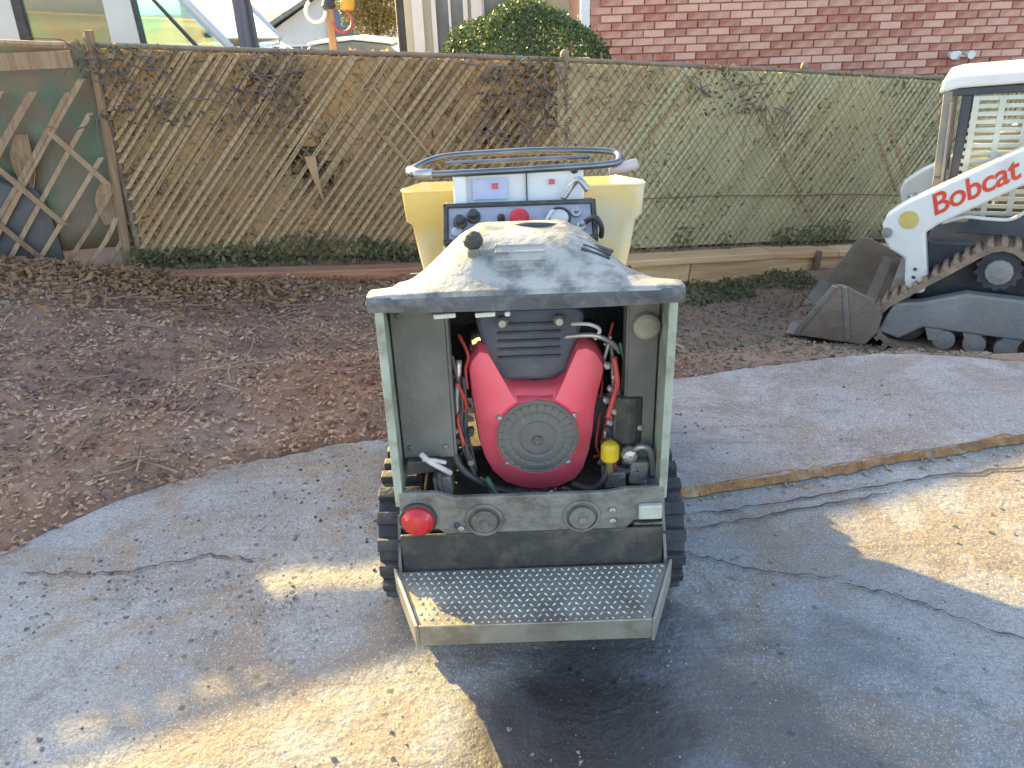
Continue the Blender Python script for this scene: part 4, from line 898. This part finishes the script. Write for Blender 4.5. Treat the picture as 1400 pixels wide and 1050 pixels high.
hose([(.275, .10, .475), (.30, .08, .505), (.325, .08, .495), (.335, .085, .455), (.34, .09, .41)], .009, m_sil, 'bent_pipe')
hose([(.12, .12, .37), (.17, .09, .37), (.2, .08, .40), (.22, .09, .45)], .009, m_hose)
hose([(.20, .13, .44), (.26, .10, .42), (.30, .09, .43)], .012, m_hose)
for k in range(6): MB().lathe([(.010, 0), (.010, -.012), (.005, -.017)], (.222 + .012 * math.sin(k * 2.1), .13, .56 + k * .034), 'y', 6).build('fitting', m_sil, DM)
q = MB(); q.cyl((.272, .15, .50), (.272, .15, .64), .05, n=20); q.build('oil_filter', m_blk, DM, bevel=.006)
MB().lathe([(.022, -.025), (.025, -.02), (.025, .016), (.018, .026), (.008, .03)], (.219, .085, .492), 'z', 18).build('dipstick_cap', mat('yellow_cap', (.72, .50, .02), (.62, .42, .02), 10, .35), DM)
hose([(.219, .085, .47), (.219, .085, .43), (.214, .10, .40)], .011, mat('brass', (.30, .24, .10), (.22, .18, .09), 10, .5, .5), 'dipstick_tube')
MB().lathe([(.024, 0), (.026, -.012), (.02, -.028), (.008, -.032)], (.272, .10, .478), 'y', 8).build('valve', m_sil, DM)
rr_ = random.Random(21)
m_cl = [m_hose, m_hose, m_sil, m_wirew, m_green, mat('red_wire', (.5, .05, .04), (.4, .04, .03), 10, .5), mat('brown_hose', (.16, .11, .07), (.11, .08, .05), 10, .7)]
for k in range(26):      # the tangle either side of the engine
    left_ = k % 2 == 0; x = rr_.uniform(-.205, -.165) if left_ else rr_.uniform(.205, .255); y = rr_.uniform(.10, .26); z = rr_.uniform(.46, .80); pts = [(x, y, z)]
    for i in range(3):
        x += rr_.uniform(-.025, .025); y += rr_.uniform(-.03, .03); z -= rr_.uniform(.03, .09); pts.append((max(-.215, min(-.15, x)) if left_ else max(.19, min(.262, x)), max(.06, y), max(.40, z)))
    hose(pts, rr_.choice((.004, .005, .007)), rr_.choice(m_cl), 'hose')
for k in range(16):
    x = rr_.choice((rr_.uniform(-.20, -.15), rr_.uniform(.20, .33))); MB().lathe([(.009, 0), (.009, -.012), (.005, -.016)], (x, .12, rr_.uniform(.42, .56)), 'y', 6).build('fitting', rr_.choice((m_sil, m_plate, m_blk)), DM)
for k in range(7):
    a = rr_.uniform(-.14, .18); hose([(a, .14, .345), (a + rr_.uniform(-.05, .05), .10, .32 + rr_.uniform(0, .03)), (a + rr_.uniform(-.1, .1), .08, .335), (a + rr_.uniform(-.12, .12), .10, .36)], rr_.choice((.005, .007)), rr_.choice(m_cl), 'hose')
for (x, z, w_, h_) in ((.235, .40, .06, .05), (.30, .42, .05, .07), (-.24, .40, .05, .06)): MB().box((x, .12, z), (w_, .08, h_), (0, rr_.uniform(-.2, .2), 0)).build('valve_block', m_plate, DM, bevel=.006)
for (x, z) in ((-.32, .90), (-.32, .52), (-.225, .90), (-.225, .52)): MB().lathe([(.007, 0), (.007, -.006), (.003, -.008)], (x, .096, z), 'y', 6).build('panel_bolt', m_plate, DM)
# hood
m_hood = mat('cream_hood', (.37, .35, .30), (.28, .27, .235), 4, .42, spec=.5, stain=(.055, .056, .06), sscale=8, samt=.85, stain_lo=.45, detail=8., rough2=.7, bump=.2, bscale=45)
rows = []; SX = np.linspace(-1, 1, 41)
def hood_z(s_, y):
    ze = .985 - .05 * float(sstep(.02, .2, y)) - .05 * float(sstep(.2, .45, y))
    zc = .996 + .078 * float(sstep(-.05, .19, y)) ** 1.2 - .012 - .045 * float(sstep(.28, .47, y))
    k = 1 - float(sstep(.34, 1.0, abs(s_)))
    return ze + (zc - ze) * k + .010 * float(sstep(.40, .33, abs(s_)) * sstep(.05, .10, y))
def hood_w(y): return float(np.interp(y, [0, .04, .10, .2, .34, .44, .47], [.368, .367, .356, .338, .315, .285, .262]))
rows.append([(s_ * .362, .004, .958 - .006 * (1 - abs(s_) ** 2)) for s_ in SX]); rows.append([(s_ * .368, -.006, .966 - .004 * (1 - abs(s_) ** 2)) for s_ in SX])
rows.append([(s_ * .369, -.008, hood_z(s_, 0) - .005) for s_ in SX]); rows.append([(s_ * .369, -.005, hood_z(s_, 0) - .001) for s_ in SX])
for y in (0.0, .012, .03, .05, .07, .09, .11, .13, .16, .2, .25, .3, .35, .4, .44, .46, .475):
    e_ = float(sstep(.04, .10, y)); rows.append([(-hood_w(y) - .001, y, hood_z(1, y) - .004 - .10 * e_)] + [(s_ * hood_w(y), y, hood_z(s_, y)) for s_ in SX] + [(hood_w(y) + .001, y, hood_z(1, y) - .004 - .10 * e_)])
rows.append([(s_ * .235, .478, .90) for s_ in SX])
rows = [([r_[0]] + r_ + [r_[-1]]) if len(r_) == 41 else r_ for r_ in rows]; q = MB(); q.grid(rows); HD = q.build('hood', m_hood, DM, smooth=True, fix=False, solid=.010)
rim = MB(); m_rim = mat('grimy_rim', (.10, .105, .115), (.06, .062, .068), 9, .6, stain=(.24, .23, .20), sscale=11, samt=.6, bump=.3, bscale=50)
rim.grid([[(s_ * .3715, yy, zz - (.006 if k < 2 else 0) * (1 - abs(s_) ** 2)) for s_ in SX] for k, (yy, zz) in enumerate(((.006, .950), (-.013, .952), (-.0155, .976), (-.009, .9845)))]); rim.build('hood_rim', m_rim, HD, fix=False, solid=.003)
for i in range(4): MB().box((.175 + .006 * i, .12 + .022 * i, hood_z((.175 + .006 * i) / hood_w(.12 + .022 * i), .12 + .022 * i) + .004), (.075, .009, .008), (.2, .36, 0)).build('louvre', m_blk, HD, bevel=.002)
for i in range(4): MB().box((-.01, .06 + .022 * i, hood_z(.03, .06 + .022 * i) + .006), (.12, .008, .005), (.4, 0, 0)).build('louvre', m_hood, HD, bevel=.002)
hose([(-.05, .30, 1.062), (.0, .25, 1.078), (.06, .24, 1.078), (.12, .28, 1.06)], .007, m_hose, 'hood_strap', HD)
MB().lathe([(.017, -.03), (.016, .05), (.014, .058)], (-.122, .11, 1.005), 'z', 16).build('lever', mat('lever_grey', (.17, .18, .13), (.11, .12, .09), 10, .5), DM)
MB().lathe([(.014, 0), (.023, .008), (.025, .022), (.018, .036), (.006, .042)], (-.122, .11, 1.062), 'z', 18).build('lever_knob', m_blk, DM)
# console
MB().prism([(.47, .72), (.66, .72), (.66, 1.05), (.60, 1.05), (.47, .955)], -.225, .225, 'x').build('console', m_blk, DM, bevel=.006)
ca = math.atan2(.085, .09); cn = Vector((0, -math.sin(ca), math.cos(ca))); cu = Vector((0, math.cos(ca), math.sin(ca))); c0 = Vector((0, .535, 1.008))
PN = MB(); PN.box(c0 + cn * .004, (.42, .112, .012), (ca, 0, 0)); PN = PN.build('control_panel', mat('panel_grey', (.36, .34, .37), (.28, .27, .30), 7, .5, stain=(.14, .13, .14), sscale=9, samt=.5), DM, bevel=.003)
for (u0, v0, su, sv) in ((0, .060, .45, .014), (0, -.060, .45, .012), (-.218, 0, .014, .13), (.218, 0, .014, .13)): MB().box(c0 + Vector((u0, 0, 0)) + cu * v0 + cn * .007, (su, sv, .020), (ca, 0, 0)).build('panel_frame', m_blk, DM, bevel=.003)
def onp(x, v, prof, m_, name, nseg=20):
    q = MB(); q.lathe(prof, (0, 0, 0), 'z', nseg); o = q.build(name, m_, PN); o.location = c0 + Vector((x, 0, 0)) + cu * v + cn * .010; o.rotation_euler = (ca, 0, 0); return o
onp(-.002, 0, [(.016, 0), (.016, .014), (.028, .016), (.029, .026), (.024, .034), (.01, .037)], m_lamp, 'stop_button')
for x, v in ((-.175, .0), (-.135, .018)): onp(x, v, [(.020, 0), (.020, .012), (.014, .014), (.013, .03), (.004, .032)], m_blk, 'knob')
onp(-.185, -.03, [(.016, 0), (.016, .008), (.006, .01)], m_sil, 'key_switch')
onp(-.055, .01, [(.011, 0), (.011, .014), (.005, .02)], m_blk, 'switch')
o = onp(.115, .005, [(.034, 0), (.034, .012), (.029, .013), (.028, .008), (.005, .008)], m_blk, 'gauge', 28); MB().lathe([(.027, .0092), (.002, .0095)], (0, 0, 0), 'z', 24).build('dial', m_wirew, o)
for x, v in ((.07, -.03), (.165, .02), (.178, -.025)): onp(x, v, [(.014, 0), (.014, .01), (.008, .012), (.007, .026)], m_sil, 'toggle')
hose([(.19, .52, 1.01), (.215, .49, 1.03), (.235, .50, 1.0), (.24, .54, .96)], .008, m_blk, 'cable')
hose([(.06, .50, .985), (.075, .49, 1.025), (.09, .51, 1.045), (.10, .545, 1.04)], .005, m_wirew, 'cable')
q = MB(); q.box((.01, .655, 1.085), (.375, .010, .11), (-.25, 0, 0)); WP = q.build('instrument_plate', m_white, DM, bevel=.004)
MB().box((-.085, .641, 1.09), (.105, .004, .062), (-.25, 0, 0)).build('sticker', mat('sticker_blue', (.46, .47, .60), (.38, .40, .55), 30, .4), WP)
MB().box((.025, .643, 1.085), (.004, .006, .11), (-.25, 0, 0)).build('seam', m_blk, WP)
for x, z in ((-.07, 1.098), (.10, 1.105)): MB().box((x, .638, z), (.018, .003, .016), (-.25, 0, 0)).build('sticker_mark', m_lamp, WP)
hose([(.13, .60, 1.06), (.16, .61, 1.10), (.18, .60, 1.115), (.205, .59, 1.085)], .010, m_sil, 'throttle_lever')
MB().box((-.175, .64, 1.085), (.04, .04, .10), (-.2, 0, 0)).build('plate_bracket', m_white, DM, bevel=.008)
m_bar = mat('handlebar_steel', (.12, .13, .14), (.20, .21, .22), 12, .3, .8)
loop = []
for (x, y, z) in ((-.30, .635, 1.140), (-.1, .63, 1.142), (.1, .63, 1.146), (.27, .64, 1.15), (.305, .67, 1.158), (.285, .735, 1.170), (.10, .76, 1.176), (-.08, .76, 1.174), (-.215, .75, 1.170), (-.275, .73, 1.160), (-.315, .68, 1.148)): loop.append(Vector((x, y, z)))
P = []; k = len(loop)
for i in range(k):
    a, b_, c, d = loop[i - 1], loop[i], loop[(i + 1) % k], loop[(i + 2) % k]
    for t in np.linspace(0, 1, 7)[:-1]: P.append(.5 * ((2 * b_) + (c - a) * t + (2 * a - 5 * b_ + 4 * c - d) * t * t + (3 * b_ - a - 3 * c + d) * t ** 3))
q = MB(); q.tube(P, .0105, 10, closed=True); q.build('handlebar', m_bar, DM, smooth=True)
q = MB(); q.tube([(-.325, .665, 1.146), (-.30, .637, 1.141), (-.255, .632, 1.141)], .0155, 10); q.build('grip', m_sil, DM, smooth=True)
q = MB(); q.tube([(.275, .655, 1.128), (.32, .66, 1.136), (.358, .668, 1.144)], [.014, .018, .016], 12); q.build('grip', mat('pink_grip', (.55, .42, .40), (.45, .36, .34), 10, .5), DM, smooth=True)
for x in (-.16, .17):
    q = MB(); q.tube([(x, .70, .80), (x, .70, 1.05), (x, .69, 1.12), (x, .64, 1.142)], .012, 10); q.build('handlebar_post', m_bar, DM, smooth=True)
q = MB(); q.tube([(-.22, .70, 1.158), (.0, .70, 1.161), (.22, .70, 1.163)], .007, 8); q.build('cross_bar', m_bar, DM)
# skip
m_skip = mat('yellow_skip', (.84, .62, .20), (.78, .56, .19), 3, .5, stain=(.70, .66, .54), sscale=3.2, samt=.85, stain_lo=.46, bump=.08, bscale=20)
def rrect(x, y0, y1, r_, z, drop=0., n=7):
    pts = []
    for (cx, cy, a0) in ((x - r_, y0 + r_, -90), (x - r_, y1 - r_, 0), (-x + r_, y1 - r_, 90), (-x + r_, y0 + r_, 180)):
        for a in np.linspace(a0, a0 + 90, n): pts.append((cx + r_ * math.cos(R(a)) + .018, cy + r_ * math.sin(R(a))))
    return [(p[0], p[1], z - drop * max(0, (p[1] - y0 - .25) / (y1 - y0 - .25))) for p in pts]
rings = [rrect(.25, .86, 1.15, .06, .44), rrect(.30, .82, 1.22, .06, .50), rrect(.352, .77, 1.40, .05, .84, .06), rrect(.366, .765, 1.45, .05, .945, .10), rrect(.383, .755, 1.47, .045, .962, .10), rrect(.388, .75, 1.475, .04, 1.055, .12), rrect(.391, .747, 1.478, .04, 1.064, .12), rrect(.384, .754, 1.471, .04, 1.068, .12), rrect(.376, .764, 1.462, .04, 1.055, .12),
         rrect(.370, .772, 1.455, .04, .965, .10), rrect(.352, .785, 1.43, .045, .94, .10), rrect(.33, .81, 1.39, .045, .84, .06), rrect(.285, .84, 1.2, .05, .51), rrect(.25, .88, 1.15, .05, .46)]
n = len(rings[0]); q = MB(); vs = [p for r_ in rings for p in r_]; fs = [(i * n + j, i * n + (j + 1) % n, (i + 1) * n + (j + 1) % n, (i + 1) * n + j) for i in range(len(rings) - 1) for j in range(n)] + [tuple(range(n)), tuple(range((len(rings) - 1) * n, len(rings) * n))]
q.add(vs, fs); SK = q.build('skip', m_skip, DM, smooth=True); md = SK.modifiers.new('e', 'EDGE_SPLIT'); md.split_angle = R(50)
MB().box((0, 1.0, .415), (.40, .35, .06)).build('skip_mount', m_blk, DM, bevel=.006)
for sx in (-1, 1): MB().prism([(.70, .40), (.80, .40), (.82, .70), (.74, .72)], sx * .20, sx * .215, 'x').build('skip_bracket', m_blk, DM, bevel=.004)

# ---------------------------------------------------------------- compact track loader
LD = thing('track_loader', 'white compact track loader with mesh cab screen and lowered bucket', 'loader', (2.395, 5.032, -.40))
lya = R(150); l3 = Vector((-math.sin(lya), math.cos(lya), 0)); f3 = Vector((math.cos(lya), math.sin(lya), 0)) ; u3 = f3.cross(l3)
LD.location = Vector((2.25, 4.45, -.40)) - l3 * .6
LD.rotation_euler = Matrix((f3, l3, u3)).transposed().to_euler()
m_lw = mat('loader_white', (.74, .72, .66), (.66, .64, .59), 4, .35, spec=.5, stain=(.45, .40, .33), sscale=4, samt=.4, stain_lo=.55)
m_lg = mat('loader_grey', (.27, .26, .245), (.20, .195, .185), 6, .65, stain=(.30, .24, .18), sscale=5, samt=.75, stain_lo=.46, bump=.25, bscale=40)
m_ld = mat('loader_dark', (.035, .04, .055), (.06, .065, .075), 9, .5, stain=(.12, .10, .085), sscale=5, samt=.5)
m_mud = mat('muddy_rubber', (.34, .24, .155), (.20, .15, .105), 10, .9, bump=.5, bscale=40, stain=(.10, .085, .07), sscale=6, samt=.5)
m_bkt = mat('bucket_steel', (.33, .255, .18), (.23, .185, .14), 7, .6, .35, stain=(.20, .13, .08), sscale=4, samt=.6, bump=.25)
for sy in (-1, 1):
    t_ = belt('track', [(-.135, .17, .165), (-1.03, .17, .165), (-.555, .545, .155)], sy * .42, sy * .60, .062, .03, (.18, .03, .026), m_mud, LD, 'y')
    for (x, z, r_) in ((-.135, .17, .125), (-1.03, .17, .125)): MB().lathe([(r_, 0), (r_, sy * .05), (r_ * .8, sy * .06), (r_ * .35, sy * .05), (r_ * .3, sy * .09)], (x, sy * .49, z), 'y', 24).build('idler', m_ld, t_)
    for x in (-.36, -.52, -.68, -.84): MB().lathe([(.06, 0), (.062, sy * .03), (.06, sy * .09), (.02, sy * .1)], (x, sy * .49, .10), 'y', 16).build('roller', m_lg, t_)
    q = MB(); pts = []
    for k in range(28): a = 2 * math.pi * k / 28; r_ = .125 if k % 2 else .105; pts.append((-.555 + r_ * math.cos(a), .545 + r_ * math.sin(a)))
    q.prism(pts, sy * .49, sy * .54, 'y'); q.build('sprocket', m_ld, t_)
    MB().lathe([(.07, 0), (.07, sy * .05), (.03, sy * .06)], (-.555, sy * .54, .545), 'y', 12).build('sprocket_hub', m_lg, t_)
    MB().prism([(.0, .10), (-.06, .29), (-.20, .315), (-.42, .40), (-.72, .40), (-.98, .31), (-1.1, .20), (-1.05, .085), (-.9, .165), (-.24, .165), (-.12, .07)], sy * .50, sy * .592, 'y').build('track_frame', m_lg, LD, bevel=.012)
    for x in (-.30, -.5, -.7, -.88): MB().prism([(x - .05, .165), (x + .05, .165), (x + .02, .09), (x - .02, .09)], sy * .52, sy * .588, 'y').build('roller_bracket', m_lg, LD)
MB().prism([(-.16, .18), (-1.25, .18), (-1.32, .4), (-1.32, .70), (-.16, .64)], -.40, .40, 'y').build('body', m_ld, LD, bevel=.02)
MB().prism([(-.98, .70), (-1.38, .70), (-1.40, 1.02), (-1.25, 1.14), (-.98, 1.14)], -.40, .40, 'y').build('engine_cover', m_lw, LD, bevel=.03)
for sy in (-1, 1):
    MB().prism([(-.30, .705), (-.36, .79), (-.50, .815), (-.62, .83), (-.70, .93), (-.97, .95), (-.97, .705)], sy * .40, sy * .425, 'y').build('side_panel', m_ld, LD, bevel=.006)
    hose([(-.22, sy * .432, .755), (-.33, sy * .432, .80), (-.45, sy * .432, .80), (-.56, sy * .432, .81), (-.64, sy * .432, .875), (-.75, sy * .432, .92)], .011, m_lw, 'panel_trim', LD)
# cab
def strip(name, pts, wd, dep, y, m_, parent=LD):
    for (a, b_) in zip(pts[:-1], pts[1:]):
        d = Vector((b_[0] - a[0], 0, b_[1] - a[1])); an = math.atan2(d.z, d.x); q = MB(); q.box(((a[0] + b_[0]) / 2, y, (a[1] + b_[1]) / 2), (d.length + wd * .6, dep, wd), (0, -an, 0)); q.build(name, m_, parent, bevel=.006)
for sy in (-1, 1):
    strip('front_pillar', [(-.165, .70), (-.15, 1.0), (-.12, 1.455)], .045, .05, sy * .345, m_lg)
    strip('rear_pillar', [(-.95, .98), (-.95, 1.52)], .05, .05, sy * .345, m_lg)
    strip('roof_rail', [(-.13, 1.46), (-.95, 1.53)], .04, .045, sy * .345, m_ld)
    strip('inner_post', [(-.245, .78), (-.215, 1.44)], .05, .03, sy * .335, m_ld)
    sc = MB()
    for i in range(17):
        z = .80 + i * .042; sc.box((-.59, sy * .352, z - .02), (.68, .005, .022), (0, .06, 0))
    for i in range(6): sc.box((-.28 - i * .125, sy * .356, 1.10), (.03, .006, .68), (0, .045, 0))
    sc.build('window_screen', mat('screen_cream', (.62, .61, .50), (.50, .50, .42), 12, .6), LD)
    MB().box((-.165, sy * .385, 1.16), (.012, .014, .50), (0, .07, 0)).build('grab_rail', m_lg, LD, bevel=.003)
MB().prism([(-.075, 1.455), (-.085, 1.53), (-.16, 1.552), (-1.0, 1.63), (-1.0, 1.57), (-.17, 1.485)], -.385, .385, 'y').build('cab_roof', m_lw, LD, bevel=.014)
MB().box((-.94, 0, 1.25), (.02, .66, .56)).build('rear_screen', m_lg, LD)
q = MB(); q.box((-.66, 0, .80), (.42, .42, .12)); q.box((-.84, 0, 1.05), (.12, .42, .5), (0, -.15, 0)); q.build('seat', m_ld, LD, bevel=.04)
# lift arms
arm = [(.032, .834), (-.03, .885), (-.103, .932), (-.52, 1.204), (-.98, 1.49), (-1.22, 1.47), (-1.28, 1.30), (-1.10, 1.27), (-.98, 1.27), (-.572, 1.020), (-.205, .768), (-.15, .715), (-.185, .56), (-.215, .44), (-.205, .36), (-.125, .34), (-.09, .42), (-.07, .555), (.02, .60), (.055, .65), (.083, .742), (.068, .795)]
for sy in (-1, 1):
    A = MB(); A.prism(arm, sy * .43, sy * .545, 'y'); A = A.build('lift_arm', m_lw, LD, bevel=.014)
    MB().lathe([(.052, 0), (.052, sy * .004)], (-.052, sy * .546, .785), 'y', 24).build('warning_sticker', mat('yellow_sticker', (.62, .48, .12), (.50, .40, .14), 22, .5), A)
    MB().lathe([(.03, 0), (.03, sy * .014), (.012, sy * .018)], (.05, sy * .546, .70), 'y', 14).build('pivot_pin', m_lg, A)
    for k in range(2): MB().lathe([(.010, 0), (.010, sy * .008)], (-.135, sy * .546, .50 - .05 * k), 'y', 8).build('bolt', m_ld, A)
    MB().prism([(-1.16, 1.42), (-1.28, 1.42), (-1.38, .95), (-1.24, .95)], sy * .41, sy * .428, 'y').build('rear_link', m_lw, LD, bevel=.008)
    hose([(-.20, sy * .36, .36), (-.10, sy * .36, .55), (.0, sy * .36, .74)], .028, m_sil, 'tilt_cylinder', LD)
MB().box((-.04, 0, .66), (.09, .88, .09)).build('arm_crossmember', m_lw, LD, bevel=.01)
# lettering on the arm
fc = bpy.data.curves.new('lettering', 'FONT'); fc.body = 'Bobcat'; fc.shear = .28; fc.offset = .014; fc.extrude = .004; fc.space_character = .95
to = bpy.data.objects.new('tmp', fc); COL.objects.link(to); bpy.context.view_layer.update()
me = bpy.data.meshes.new_from_object(to.evaluated_get(bpy.context.evaluated_depsgraph_get())); bpy.data.objects.remove(to)
co = np.array([v.co[:] for v in me.vertices]); mn, mx = co.min(0), co.max(0)
LA = [c for c in LD.children if c.name.startswith('lift_arm')]
a0, a1 = Vector((-.150, 0, .868)), Vector((-.535, 0, 1.120)); ex = (a1 - a0).normalized(); eu = Vector((ex.z, 0, -ex.x)); wd = (a1 - a0).length; hh = .118
for A, sy in zip(LA, (-1, 1)):
    m2 = me.copy()
    for v in m2.vertices:
        s_ = (v.co.x - mn[0]) / (mx[0] - mn[0]); t_ = (v.co.y - mn[1]) / (mx[1] - mn[1])
        if sy < 0: s_ = 1 - s_
        p = a0 + ex * wd * s_ + eu * (hh * (t_ - .5)); v.co = (p.x, sy * (.5465 + .0015 * (v.co.z > 0)), p.z)
    o = bpy.data.objects.new('lettering', m2); COL.objects.link(o); o.parent = A; m2.materials.clear(); m2.materials.append(mat('red_letter', (.72, .07, .03), (.62, .06, .03), 12, .5)); m2.update()
# bucket
side = [(.470, .0), (.45, .05), (.28, .36), (.24, .37), (.06, .30), (-.01, .2), (.0, .10), (.06, .005)]
BK = MB(); shell_o = [(.50, -.004), (.06, .0), (.0, .09), (-.012, .2), (.05, .245), (.11, .265)]; shell_i = [(.112, .252), (.062, .233), (.004, .196), (.015, .097), (.066, .014), (.50, .008)]
BK.prism(shell_o + shell_i, -.54, .60, 'y'); BK = BK.build('bucket', m_bkt, LD)
for sy in (-.9, 1):
    MB().prism(side, sy * .588, sy * .608, 'y').build('bucket_side', m_bkt, BK, bevel=.003)
    strip('side_cutter', [(.465, .02), (.285, .35)], .035, .012, sy * .613, mat('worn_steel', (.36, .33, .27), (.26, .24, .2), 12, .45, .5), BK)
    strip('side_rib', [(.225, .355), (.16, .03)], .03, .012, sy * .613, MATS['worn_steel'], BK)
MB().box((.49, .03, .004), (.09, 1.16, .016)).build('cutting_edge', MATS['worn_steel'], BK, bevel=.003)
MB().prism([(-.015, .06), (-.06, .08), (-.16, .34), (-.12, .42), (-.03, .40), (-.015, .3)], -.42, .42, 'y').build('coupler', m_lg, LD, bevel=.008)
